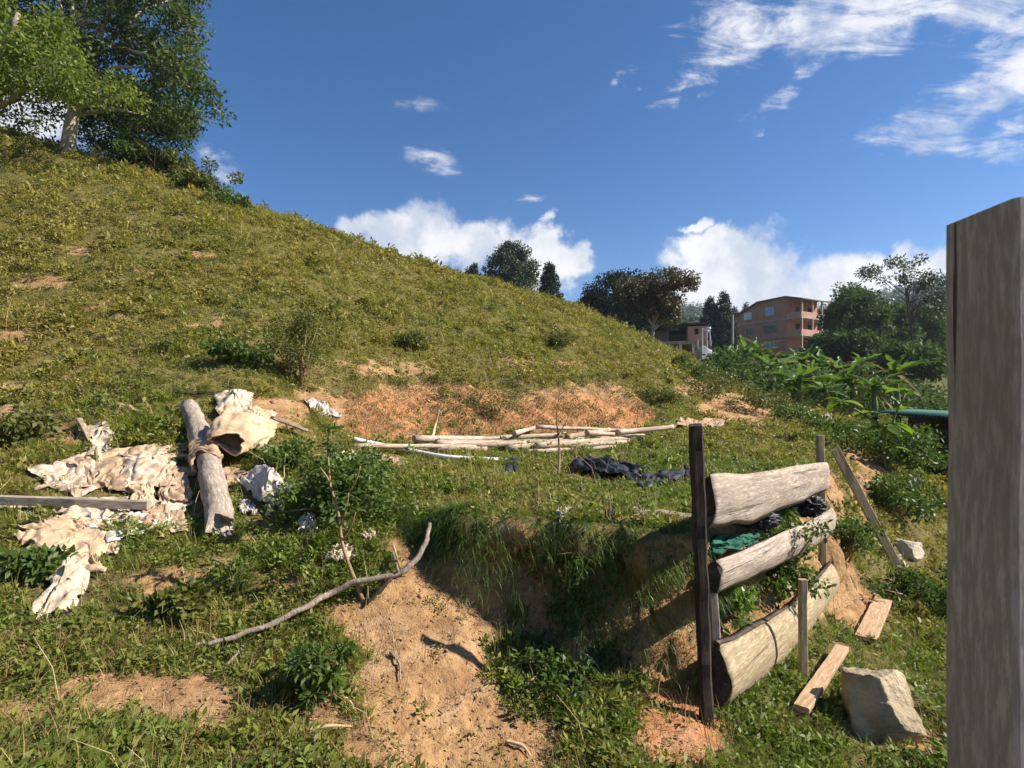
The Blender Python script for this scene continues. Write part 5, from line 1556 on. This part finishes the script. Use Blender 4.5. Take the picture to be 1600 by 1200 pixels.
# young plant with big leaves before the shed
bp = GV(1385, 735); yb = bp.y
gp = thing('broad_leaf_plant', 'tall young plant with big bright leaves before the green roof', 'plant', bp)
stems = [[bp, PX(1400, 700, yb), PX(1395, 660, yb), PX(1415, 615, yb)], [PX(1396, 680, yb), PX(1350, 648, yb), PX(1315, 628, yb)], [bp, PX(1380, 705, yb), PX(1388, 670, yb - .2)]]
for s_ in stems:
    p, r_ = smooth_path(s_, 12, [.03] + [.02] * (len(s_) - 2) + [.008]); V, Fc = tubes([(p, r_)], 6, 4, .05); mobj('stem', V, Fc, M['greenstem'], gp)
lm = [leaf_mesh('broad_leaf', .30, .14, M['leaf_bright'], fold=.25, arch=.5, seed=s_, tint=.2 + .3 * s_, seg=6) for s_ in range(3)]
for (uc, vc, nl) in [(1415, 612, 6), (1408, 640, 4), (1396, 662, 5), (1350, 648, 4), (1315, 628, 5), (1330, 637, 3), (1388, 670, 5), (1398, 700, 4), (1368, 652, 3), (1380, 705, 4)]:
    for k in range(nl):
        put_leaf(lm[k % 3], gp, PX(uc, vc, yb), rnd.uniform(0, 6.28), rnd.uniform(-.2, .7), rnd.uniform(-.4, .4), sc=rnd.uniform(.7, 1.25))
# rosette under the fence
rp = GV(1130, 985); rt = thing('rosette_weed', 'broad grey-green leaves fanning out behind the dark fence post', 'weed', rp)
lm2 = leaf_mesh('strap_leaf', .2, .035, M['leaf_bush'], fold=.3, arch=.5, seed=4, tint=.5)
for k in range(12): put_leaf(lm2, rt, rp + Vector((0, 0, .06)), rnd.uniform(-1.2, 1.6), rnd.uniform(.2, 1.1), 0)

# ------------------------------------------------------------------ banana plants
bl = [leaf_mesh('banana_leaf', 1.2, w_, M['banana' if t_ < 1.5 else 'banana_dry'], fold=.45, arch=a_, seed=s_, tint=min(t_, 1), seg=14, tear=.7, wave=.28) for s_, (a_, t_, w_) in enumerate([(.35, .2, .44), (.6, .5, .48), (1.0, .1, .40), (.15, .9, .44), (.5, .75, .42), (.3, .35, .36), (1.3, .4, .40), (1.5, 2, .24), (.8, .0, .46)])]
BAN = [(1140, 560, 30, 1.0, 'leftmost banana plant just right of the white corrugated shelter'), (1163, 556, 31, 1.15, 'tall banana plant under the left windows of the brick building'), (1185, 552, 30, 1.15, 'banana plant standing before the middle of the brick building'),
       (1212, 560, 31, 1.0, 'banana plant below the balconies of the brick building'), (1248, 612, 21, 1.05, 'pale-leaved banana plant nearest the loose boards'), (1255, 568, 27, 1.1, 'banana plant with an upright leaf right of the brick building'),
       (1285, 570, 27, 1.1, 'banana plant behind the middle of the grove'), (1330, 600, 21, 1.1, 'banana plant in the middle right of the grove with broad drooping leaves'), (1310, 580, 26, 1.0, 'dark banana plant below the big dark trees'),
       (1365, 610, 20, .85, 'small banana plant left of the bright-leaved young plant'), (1400, 585, 21, .95, 'rightmost banana plant under the sparse tall tree'), (1345, 570, 27, 1.0, 'banana plant with a bleached leaf under the dark trees'),
       (1152, 572, 28, .9, 'low banana plant at the left front of the grove'), (1200, 576, 27, .95, 'banana plant at the front below the brick building wall'), (1270, 592, 24, .95, 'banana plant between the pale-leaved plant and the middle of the grove'),
       (1290, 615, 20, .8, 'low banana plant hidden among its taller neighbours'), (1225, 590, 26, .9, 'short banana plant on the left slope of the grove')]
for i, (u, vc, y_, s_, lb) in enumerate(BAN):
    g_ = GY(u, y_); topz = (HZ - vc) / F * y_
    if topz - g_.z < .8: topz = g_.z + .8
    tb = thing('banana_plant', lb, 'banana plant', g_, 'banana plants in the grove')
    crown = Vector((g_.x, g_.y, topz))
    p, r_ = smooth_path([g_ - Vector((0, 0, .1)), (g_ + crown) / 2 + Vector((.05, 0, 0)), crown], 8, [.14, .11, .06]); V, Fc = tubes([(p, r_)], 9, i, .05); mobj('stalk', V, Fc, M['greenstem'], tb)
    nl = 16
    for k in range(nl):
        az = k * 2.4 + rnd.uniform(-.3, .3); el = rnd.uniform(.0, 1.4) - (.5 if k > 14 else 0)
        put_leaf(bl[rnd.randrange(9)] if k < 15 else bl[7], tb, crown + Vector((0, 0, rnd.uniform(-.15, .1))), az, el, rnd.uniform(-.5, .5), sc=s_ * rnd.uniform(.5, 1.15))

# ------------------------------------------------------------------ trees
def tree(name, label, base, ell, nclump, nleaf, size, mat, seed, tr=.25, tmat='darktrunk', sub=.35, limbs=7, aspect=.5, group=None, trunk_path=None, droop=.3, inner=.55, cat='tree', extra=None, bare=1.0):
    base = Vector(base); t_ = thing(name, label, cat, base, group)
    C = shell_clumps(ell, nclump, seed, inner)
    V, Fc, T = leafcloud(C, nleaf, sub, size, seed, .15, aspect, droop)
    mobj('crown', V, Fc, mat, t_, tint=T)
    r_ = np.random.default_rng(seed + 5)
    E = np.array(ell); cen = E[:, :3].mean(0); topz = E[:, 2].max()
    tp = trunk_path or [base - Vector((0, 0, .3)), Vector((base.x * .7 + cen[0] * .3, base.y * .7 + cen[1] * .3, base.z * .5 + cen[2] * .5)), Vector((cen[0], cen[1], topz))]
    p, rd_ = smooth_path(tp, 14, [tr * (1 - .8 * k / (len(tp) - 1)) for k in range(len(tp))])
    V, Fc = tubes([(p, rd_)], 9, seed, .05); mobj('trunk', V, Fc, M[tmat], t_)
    paths = []
    for k in range(limbs):
        s_ = p[int(len(p) * (.3 + .55 * k / max(limbs, 1)))]; e = Vector(C[r_.integers(0, len(C))])
        m_ = s_.lerp(e, .5) + Vector((0, 0, .12 * (e - s_).length)); paths.append(([s_, m_, e], [tr * .38 * bare, tr * .22 * bare, tr * .06]))
    if limbs:
        V, Fc = tubes(paths, 6, seed, .08); mobj('branches', V, Fc, M[tmat], t_)
    return t_


def E_(u, v, y, ru, rv, ry=None):
    s = y / F; return ((u - 800) * s, y, (HZ - v) * s, ru * s, (ry if ry is not None else ru) * s, rv * s)


# big trees at the top left
b_ = GY(102, 20.6)
tree('broadleaf_tree', 'large leafy tree with a pale trunk on the hill crest at the left', b_,
     [E_(120, 20, 21, 110, 60), E_(230, 30, 21.5, 75, 70), E_(60, 80, 21.5, 90, 45), E_(190, 110, 22, 90, 45), E_(275, 120, 21, 45, 45), E_(318, 172, 20.5, 34, 34), E_(305, 150, 20.5, 34, 30), E_(285, 60, 20.8, 30, 60), E_(240, 170, 21.5, 60, 32), E_(150, -90, 21, 150, 80), E_(280, -20, 21, 40, 50),
      E_(30, -20, 22, 110, 70), E_(50, 140, 22.5, 60, 30)],
     380, 40000, .17, M['leaf_mid'], 3, .27, 'trunk', .50, 22, .5, trunk_path=[b_ - Vector((0, 0, .4)), PX(112, 190, 20.6), PX(126, 130, 20.6), PX(122, 70, 20.8), PX(140, -20, 21)])
o = [x for x in bpy.data.objects if x.name == 'broadleaf_tree'][0]
p, r_ = smooth_path([PX(118, 168, 20.5), PX(130, 160, 20.3), PX(165, 158, 20.0), PX(205, 145, 19.8)], 10, [.2, .16, .12, .06]); V, Fc = tubes([(p, r_)], 8, 3, .06); mobj('limb', V, Fc, M['trunk'], o)
b_ = GY(-60, 19)
tree('broadleaf_tree', 'yellow-green leafy tree whose bough reaches in from the left edge', b_,
     [E_(20, 90, 17.5, 90, 50), E_(90, 115, 17.5, 70, 26), E_(150, 140, 17.5, 60, 14), E_(-40, 30, 18, 120, 60), E_(40, 30, 17.8, 60, 30), E_(-80, 130, 18, 80, 60)],
     190, 15000, .15, M['leaf_light'], 5, .3, 'trunk', .5, 9, .5)
b_ = GY(-30, 24)
tree('broadleaf_tree', 'darker tree behind the crest at the far left with low leaning limbs', b_, [E_(10, 150, 24, 80, 22), E_(-60, 90, 24, 90, 60), E_(60, 175, 24.5, 40, 25)], 70, 4200, .19, M['leaf_mid'], 7, .3, 'darktrunk', .6, 6)
b_ = GY(220, 25)
tree('understory_tree', 'dense dark undergrowth tree right of the pale trunk', b_, [E_(190, 195, 26, 60, 40), E_(240, 210, 25.5, 50, 40), E_(275, 195, 25, 30, 30), E_(165, 205, 26.5, 40, 34), E_(225, 170, 26, 60, 30)], 170, 15000, .16, M['leaf_dark'], 9, .12, 'darktrunk', .5, 4)
bush('crest_shrub', 'olive shrub on the crest at the foot of the dark undergrowth', 'shrub', GV(255, 277) + Vector((0, .5, 0)), .85, 1.1, 3500, .14, M['leaf_olive'], 61, 26, 4)
bush('crest_shrub', 'brownish shrub lower down the crest, second in the row', 'shrub', GV(298, 298) + Vector((0, .5, 0)), .8, .9, 3200, .13, M['leaf_olive'], 62, 26, 4)
bush('crest_shrub', 'last low green shrub in the row down the crest', 'shrub', GV(335, 318) + Vector((0, .6, 0)), .6, .55, 2400, .12, M['leaf_bush'], 63, 22, 4)
bush('crest_shrub', 'dark shrub on the crest between the pale trunk and the undergrowth', 'shrub', GV(200, 258) + Vector((0, .5, 0)), .9, 1.0, 2800, .14, M['leaf_dark'], 64, 24, 4)

# mid distance
def cone_tree(label, u, y, vtop, vbase, ru, seed, mat='leaf_pine', n=6000, size=.34, group='conifers beyond the hill'):
    s = y / F; g = GY(u, y); r_ = np.random.default_rng(seed)
    zt = (HZ - vtop) * s; zb = (HZ - vbase) * s; C = []
    for k in range(260):
        t_ = r_.random() ** .75; z_ = zt + (zb - zt) * t_; rad = ru * s * (.08 + .92 * t_ ** .85) * (.75 + .3 * r_.random()) * (1 + .12 * math.sin(z_ * 7)); an = r_.uniform(0, 6.283)
        C.append((g.x + math.cos(an) * rad, y + math.sin(an) * rad, z_))
    V, Fc, T = leafcloud(C, n, .38, size, seed, .3, .4, .5)
    t_ = thing('conifer_tree', label, 'tree', g, group); mobj('crown', V, Fc, M[mat], t_, tint=T)
    p, rd_ = smooth_path([g - Vector((0, 0, .3)), Vector((g.x, y, zt - .3))], 5, [.25, .05]); V, Fc = tubes([(p, rd_)], 7, seed, .03); mobj('trunk', V, Fc, M['darktrunk'], t_)


cone_tree('dark pointed conifer right of the tall rounded tree on the crest', 858, 62, 412, 490, 22, 1)
cone_tree('small dark conifer just showing over the crest, right one of two', 741, 75, 412, 460, 9, 2, n=2500)
cone_tree('smallest conifer tip over the crest, left one of two', 731, 78, 417, 460, 7, 3, n=1800)
cone_tree('left one of the two blue-green conifers behind the salmon house', 1110, 75, 464, 540, 20, 4)
cone_tree('taller right one of the two conifers behind the salmon house', 1131, 74, 458, 545, 22, 5)
cone_tree('conifer tip showing above the left end of the brick building roof', 1165, 110, 472, 530, 10, 6, n=1800)
cone_tree('conifer tip touching the brick building roof beside another', 1148, 112, 478, 530, 8, 7, n=1500)
tree('eucalyptus_tree', 'tall rounded dark tree standing highest on the hill crest', GY(800, 68), [E_(800, 400, 68, 24, 18), E_(780, 420, 68, 22, 18), E_(820, 415, 68, 20, 20), E_(770, 440, 68, 14, 14), E_(805, 440, 68, 26, 18), E_(825, 450, 68, 16, 20), E_(790, 390, 68, 12, 9), E_(815, 392, 68, 9, 9)], 130, 13000, .34, M['leaf_euc'], 21, .4, 'trunk', .75, 8, .45)
tree('dark_broadleaf_tree', 'big dark rounded tree behind the brown-leaved tree', GY(955, 60), [E_(950, 460, 60, 36, 30), E_(975, 450, 60, 36, 22), E_(930, 475, 60, 22, 26), E_(1010, 470, 60, 40, 35), E_(985, 490, 60, 45, 30), E_(1040, 480, 60, 28, 35)], 200, 16000, .36, M['leaf_pine'], 22, .4, 'darktrunk', .9, 5)
b_ = GY(1018, 39)
tree('brown_leaf_tree', 'flat-topped tree with red-brown leaves beside the house', b_, [E_(1035, 440, 39, 42, 18), E_(1000, 448, 39, 32, 18), E_(975, 455, 39, 20, 12), E_(1070, 440, 39, 24, 12), E_(1030, 470, 39, 42, 14), E_(1045, 497, 39, 24, 12), E_(1010, 480, 39, 30, 12)], 150, 9500, .26, M['leaf_brown'], 23, .17, 'trunk', .42, 14, .42,
     trunk_path=[b_ - Vector((0, 0, .3)), PX(1020, 520, 39), PX(1024, 490, 39), PX(1032, 450, 39)], bare=1.3)
for i, (u, v, y, ru, rv, lb) in enumerate([(1326, 492, 62, 36, 48, 'big dark tree right of the brick building'), (1350, 500, 58, 42, 45, 'dark bushy tree in the middle of the right-hand wood'), (1395, 515, 60, 36, 42, 'dark tree under the sparse tall tree'),
                                           (1288, 545, 72, 20, 22, 'dark tree touching the balconies of the brick building'), (1440, 520, 64, 42, 42, 'dark tree beside the right post'), (1330, 545, 50, 70, 24, 'broad low tree behind the banana grove'), (1420, 565, 45, 60, 24, 'low dark tree above the green roof')]):
    r_ = random.Random(i + 50)
    el_ = [E_(u, v, y, ru * .7, rv * .7)] + [E_(u + math.cos(a) * ru * .6, v + math.sin(a) * rv * .6, y + r_.uniform(-1, 1), ru * .42, rv * .42) for a in [k * 1.05 + i for k in range(6)]]
    tree('dark_broadleaf_tree', lb, GY(u, y), el_, 130, 10000, .40, M['leaf_dark'], 70 + i, .35, 'darktrunk', .8, 3, group='trees of the right-hand wood')
b_ = GY(1415, 50)
tree('sparse_tree', 'tall sparse tree with bare pale branches above the wood', b_, [E_(1390, 420, 50, 40, 10), E_(1415, 408, 50, 22, 8), E_(1440, 430, 50, 30, 10), E_(1460, 440, 50, 26, 12), E_(1370, 435, 50, 22, 8), E_(1455, 480, 50, 30, 20), E_(1470, 460, 50, 20, 20)], 60, 4200, .26, M['leaf_euc'], 91, .15, 'darktrunk', .6, 30, .45,
     trunk_path=[b_, PX(1425, 530, 50), PX(1418, 480, 50), PX(1412, 430, 50)], bare=.7)
# thick dark growth under the bananas
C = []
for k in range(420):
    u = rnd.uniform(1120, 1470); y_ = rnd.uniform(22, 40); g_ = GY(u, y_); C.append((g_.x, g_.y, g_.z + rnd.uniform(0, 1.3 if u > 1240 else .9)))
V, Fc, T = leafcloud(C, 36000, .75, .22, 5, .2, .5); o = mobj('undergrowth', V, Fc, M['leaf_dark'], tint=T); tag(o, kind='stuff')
# far wooded hills
C = []; r_ = np.random.default_rng(9)
for k in range(3600):
    u = r_.uniform(900, 1750); y_ = math.exp(r_.uniform(math.log(110), math.log(640))); g_ = GY(u, y_); C.append((g_.x, g_.y, g_.z + r_.uniform(.5, 5)))
V, Fc, T = leafcloud(C, 90000, 4.2, 2.1, 6, .2, .6); o = mobj('far_woods', V, Fc, M['leaf_far'], tint=T); tag(o, kind='stuff')

# ------------------------------------------------------------------ houses
def house(name, label, org, ang, cat='building'):
    o = thing(name, label, cat, org); o.rotation_euler = (0, 0, ang); return o


# four-storey brick building: local x along the left face (from near corner), y along the right face
C0 = PX(1230, 500, 85); C0.z = 6.2
BB = house('brick_building', 'four-storey red brick building with long open balconies on its right side', C0, 0)
dx = Vector((-.50, .866, 0)).normalized()
ang = math.atan2(dx.y, dx.x); BB.rotation_euler = (0, 0, ang)
# in local frame: left face along +x, building depth toward -y (clockwise)
L1, D1 = 10.5, 8.0
zf = [-3, .6, 3.3, 6.0]; H = 9.4
m_ = MB(); m_.prism([(0, -3), (L1, -3), (L1, 6.9), (5.0, 9.2), (0, H)], -D1, 0)
m_.build('wall', M['brick'], BB)
m_ = MB(); m_.prism([(-2.8, H - .75), (-2.8, H - .6), (0, H + .14), (5.0, 9.4 + .0), (L1 + .5, 6.95), (L1 + .5, 6.8), (5.0, 9.22), (0, H + .003)], -D1 - .6, .5); m_.build('roof', M['rooftile'], BB)
for k, z_ in enumerate([.45, 3.15, 5.85]):
    m_ = MB(); m_.box(-.12, L1 + .05, .003, .16, z_, z_ + .35); m_.build('floor_band', M['concrete'], BB)


def win(x0, x1, z0, z1, mat, parent, y=.0, fr='frame'):
    m_ = MB(); f = .09
    m_.box(x0, x1, y - .02, y + .06, z0, z0 + f); m_.box(x0, x1, y - .02, y + .06, z1 - f, z1); m_.box(x0, x0 + f, y - .02, y + .06, z0 + f, z1 - f); m_.box(x1 - f, x1, y - .02, y + .06, z0 + f, z1 - f)
    c = (x0 + x1) / 2; m_.box(c - .03, c + .03, y - .02, y + .055, z0 + f, z1 - f)
    w_ = m_.build('window', M[fr], parent)
    g_ = MB(); g_.box(x0 + f, x1 - f, y - .03, y + .02, z0 + f, z1 - f).build('pane', M[mat], w_)


win(2.3, 3.7, 6.9, 8.2, 'glass', BB); win(6.3, 7.8, 6.7, 7.9, 'whitecurtain', BB)
win(1.6, 4.2, 3.9, 5.4, 'darkglass', BB, fr='concrete'); win(5.8, 7.4, 4.0, 5.3, 'darkglass', BB, fr='concrete')
win(2.2, 3.7, 1.5, 2.6, 'glass', BB); win(6.4, 7.4, 1.3, 2.5, 'darkglass', BB, fr='concrete')
# balconies along the right side: the near end wall is local x=0; they stick out to -x
for k, z_ in enumerate([.45, 3.15, 5.85]):
    m_ = MB(); m_.box(-2.4, -.003, -D1 - .4, .1, z_, z_ + .22); b_ = m_.build('balcony', M['concrete'], BB)
    m_ = MB(); m_.box(-2.4, -2.26, -D1 - .4, .1, z_ + .22, z_ + 1.0).box(-2.26, -.01, -.04, .1, z_ + .22, z_ + 1.0); m_.build('parapet', M['salmon'], b_)
    for yy in (-7.9, -5.4, -2.9, -.15):
        m_ = MB(); m_.box(-2.4, -2.2, yy - .1, yy + .1, z_ + 1.0, z_ + 2.7 if k < 2 else H - .68); m_.build('post', M['concrete'], b_)
for (ya, yb_, z_) in [(-6.5, -5.4, 6.1), (-3.2, -2.2, 6.1), (-6.5, -5.4, 3.4), (-3.2, -2.2, 3.4), (-4.8, -3.9, .7)]:
    m_ = MB(); m_.box(-.04, -.004, ya, yb_, z_, z_ + 2); m_.build('door', M['dark_inside'], BB)

# salmon house with a pillared terrace roof
H0 = PX(1040, 556, 52); H0.z = Zs(H0.x, H0.y) - .2
hz_ = lambda v: (HZ - v) / F * 52 - H0.z
HH = house('hillside_house', 'two-storey house with a salmon upper room and a pillared open ground floor', H0, R(-14))
xs = lambda u: (u - 1040) / F * 52
m_ = MB(); m_.box(xs(1073), xs(1102), 0, 5, hz_(534), hz_(511)); m_.build('wall', M['salmon'], HH)
m_ = MB(); m_.box(xs(1008), xs(1046), 1.5, 6, hz_(560), hz_(514)); m_.build('wall', M['greywall'], HH)
m_ = MB(); m_.box(xs(1046) + .003, xs(1073) - .003, 2.6, 5, hz_(534), hz_(512)); m_.build('wall', M['dark_inside'], HH)  # solid recess wall, its shade put into the near-black colour
m_ = MB(); m_.box(xs(1028), xs(1108), -.5, 1.49, hz_(534) - .3, hz_(534) - .003); m_.build('floor_slab', M['concrete'], HH)
m_ = MB(); m_.box(xs(1046) + .005, xs(1108), 1.5, 5, hz_(534) - .3, hz_(534) - .003); m_.build('floor_slab', M['concrete'], HH)
m_ = MB(); m_.box(xs(1048), xs(1107), 3.5, 4.9, 0, hz_(534) - .31); m_.build('back_wall', M['brick'], HH)
m_ = MB(); m_.prism([(xs(1004), hz_(514) - .1), (xs(1040), hz_(507)), (xs(1106), hz_(509)), (xs(1106), hz_(507)), (xs(1040), hz_(505)), (xs(1004), hz_(514) + .06)], -.4, 6.3); m_.build('roof', M['darkroof'], HH)
for u in (1045, 1062, 1081, 1100):
    m_ = MB(); m_.box(xs(u) - .13, xs(u) + .13, -.4, -.14, -.4, hz_(534) - .302); m_.build('pillar', M['pillarwhite'], HH)
fr_ = MB(); fr_.box(xs(1083), xs(1089), -.03, .05, hz_(524), hz_(515)); w_ = fr_.build('window', M['dark_inside'], HH)
fr_ = MB(); fr_.box(xs(1016), xs(1023), 1.46, 1.55, hz_(532), hz_(521)); w_ = fr_.build('window', M['dark_inside'], HH)
m_ = MB()
for k in range(12):
    x_ = xs(1046) + k * (xs(1072) - xs(1046)) / 11; m_.box(x_ - .02, x_ + .02, -.38, -.34, hz_(533), hz_(525))
m_.box(xs(1046), xs(1072), -.385, -.335, hz_(525), hz_(525) + .05); m_.build('railing', M['darkroof'], HH)
# low tiled house
J0 = PX(1128, 548, 60); J0.z = Zs(J0.x, J0.y) - .3
JJ = house('low_house', 'long low tiled house between the salmon house and the brick building', J0, R(10))
m_ = MB(); m_.box(-2.2, 4.5, 0, 4, -.5, 1.7); m_.build('wall', M['brick'], JJ)
m_ = MB(); m_.prism([(-2.8, 1.5), (-2.8, 1.65), (4.9, 3.0), (4.9, 2.85)], -.6, 4.5); m_.build('roof', M['rooftile'], JJ)
win(-.3, .5, .5, 1.45, 'whitecurtain', JJ, y=-.03)

# corrugated shelter on poles
Y0 = 31.0
SB = GY(1100, Y0); SH = thing('corrugated_shelter', 'small white corrugated sheet shelter on poles below the salmon house', 'shelter', SB)
def zig(a, b_, top0, top1, bot0, bot1, n=9):
    """horizontally ribbed sheet between two uprights"""
    V = []; Fc = []
    a = Vector(a); b_ = Vector(b_); nrm = (b_ - a).cross(Vector((0, 0, 1))).normalized()
    m2 = n * 4
    for i in range(m2 + 1):
        t_ = i / m2; w_ = .03 * math.sin(t_ * n * 2 * math.pi)
        for s_ in range(2):
            x_ = a if s_ == 0 else b_; z_ = (bot0 if s_ == 0 else bot1) * (1 - t_) + (top0 if s_ == 0 else top1) * t_
            V.append((x_.x + nrm.x * w_, x_.y + nrm.y * w_, z_))
    for i in range(m2): Fc.append((i * 2, i * 2 + 1, i * 2 + 3, i * 2 + 2))
    return V, Fc
zz = lambda v: (HZ - v) / F * Y0
for (ua, ub, ya, yb_, ta, tb_, ba, bb_) in [(1086, 1098, Y0, Y0 - .7, 550, 541, 567, 561), (1098, 1118, Y0 - .7, Y0 + .1, 541, 552, 561, 568)]:
    V, Fc = zig((PX(ua, 0, ya).x, ya, 0), (PX(ub, 0, yb_).x, yb_, 0), zz(ta), zz(tb_), zz(ba), zz(bb_))
    o = mobj('sheet', V, Fc, M['corrugated'], SH); md = o.modifiers.new('thickness', 'SOLIDIFY'); md.thickness = .02
for (u, y_, vt) in [(1082, Y0 - .1, 545), (1117, Y0 + .3, 552), (1090, Y0 - .6, 531), (1097, Y0 - .95, 513)]:
    g_ = GY(u, y_); p_ = PX(u, vt, y_)
    beam('post', g_ - Vector((0, 0, .2)), p_, circ(.05, 8), M['metalpole' if vt < 540 else 'oldwood'], SH, 6, (0, 1, 0), jitter=.02, seed=int(u))
p_ = PX(1116, 571, Y0 + .25)
for i, (u, v0, v1, y_, lb) in enumerate([(1108, 562, 514, 33, 'leaning grey pole with a rag at its top by the corrugated shelter'), (1104, 555, 514, 33.6, 'thin pole slanting behind the corrugated shelter'), (1145, 530, 492, 58, 'grey utility pole at the left corner of the brick building'), (978, 532, 503, 36, 'short pale post standing on the crest left of the house')]):
    g_ = GY(u + (6 if i == 0 else 0), y_); tp_ = PX(u, v1, y_)
    tag(beam('utility_pole' if i == 2 else 'thin_pole', g_ - Vector((0, 0, .3)), tp_, circ(.06 if i < 2 else .10, 8), M['metalpole'], None, 5, (0, 1, 0), jitter=.01, seed=i), lb, 'pole')
o = cloth('pole_rag', [(Vector(PX(1097, 514, 32.9)), 0), (Vector(PX(1110, 512, 32.9)), 0), (Vector(PX(1109, 522, 32.9)), 0), (Vector(PX(1102, 518, 32.9)), 0)], M['corrugated'], 'white rag tied at the top of the poles by the shelter', 'cloth', .06, (4, 2), 44, .1, n=(16, 12))

# ------------------------------------------------------------------ green-roofed shed and dark rails at the right
S0 = GY(1440, 11.5)
SS = thing('timber_shed', 'low dark timber pen with a green sheet roof behind the right post', 'shed', S0)
ra_ = PX(1368, 645, 13.5); rb_ = PX(1500, 655, 10.5); rc_ = PX(1560, 648, 12.5); rd_ = PX(1420, 641, 15.5)
n_ = 24; V = []; Fc = []
for i in range(n_ * 3 + 1):
    t_ = i / (n_ * 3); w_ = .025 * math.sin(i * 2 * math.pi / 3 + .5)
    a_ = ra_.lerp(rb_, t_); b_ = rd_.lerp(rc_, t_); V += [(a_.x, a_.y, a_.z + w_), (b_.x, b_.y, b_.z + w_)]
for i in range(n_ * 3): Fc.append((i * 2, i * 2 + 1, i * 2 + 3, i * 2 + 2))
o = mobj('roof', V, Fc, M['greenroof'], SS); md = o.modifiers.new('thickness', 'SOLIDIFY'); md.thickness = .03
for k, t_ in enumerate([.03, .35, .68, .97]):
    a_ = ra_.lerp(rb_, t_); beam('post', Vector((a_.x, a_.y + .1, Zs(a_.x, a_.y) - .2)), Vector((a_.x, a_.y + .1, a_.z - .04)), rect(.12, .12), M['shade'], SS, 4, (0, 1, 0), jitter=.01, seed=k)
for k, f_ in enumerate([.14, .30, .5, .68, .86]):
    a0 = ra_.lerp(rb_, .3); a1 = ra_.lerp(rb_, 1.0)
    beam('rail', Vector((a0.x, a0.y + .02, a0.z - f_ * 2.0 - .1)), Vector((a1.x, a1.y + .02, a1.z - f_ * 2.0 - .06)), rect(.05, .22), M['shade'], SS, 6, (0, 0, 1), jitter=.012, seed=10 + k)
    a0 = rd_; a1 = rc_
    beam('back_board', Vector((a0.x, a0.y, a0.z - f_ * 2.0 - .1)), Vector((a1.x, a1.y, a1.z - f_ * 2.0 - .1)), rect(.05, .42), M['shade'], SS, 3, (0, 0, 1), seed=20 + k)
q_ = GV(1425, 735); tag(beam('thin_stake', q_ - Vector((0, 0, .1)), PX(1421, 672, q_.y), rect(.05, .04), M['oldwood'], None, 5, (0, 1, 0), jitter=.006, seed=91), 'thin pale stake standing in the weeds before the dark pen', 'stake')
# haze
mh = bpy.data.materials.new('haze'); mh.use_nodes = True; mh.node_tree.nodes.remove(mh.node_tree.nodes['Principled BSDF'])
pv = mh.node_tree.nodes.new('ShaderNodeVolumePrincipled'); pv.inputs['Color'].default_value = (.75, .85, 1, 1); pv.inputs['Density'].default_value = .0003; pv.inputs['Anisotropy'].default_value = .2
mh.node_tree.links.new(pv.outputs[0], mh.node_tree.nodes['Material Output'].inputs['Volume'])
if True:
    HX = 905
    zmin = float(Vg[:, 2].min()) - 1.0; zmax = max(float(Vg[:, 2].max()), 30) + 14
    V = [(x_, y_, z_) for z_ in (zmin, zmax) for (x_, y_) in ((-HX, -HX), (HX, -HX), (HX, HX), (-HX, HX))]
    Fc = [(0, 3, 2, 1), (4, 5, 6, 7), (0, 1, 5, 4), (1, 2, 6, 5), (2, 3, 7, 6), (3, 0, 4, 7)]
    o = mobj('haze', V, Fc, mh, loc=(0, 0, 0), smooth=False); tag(o, kind='stuff')
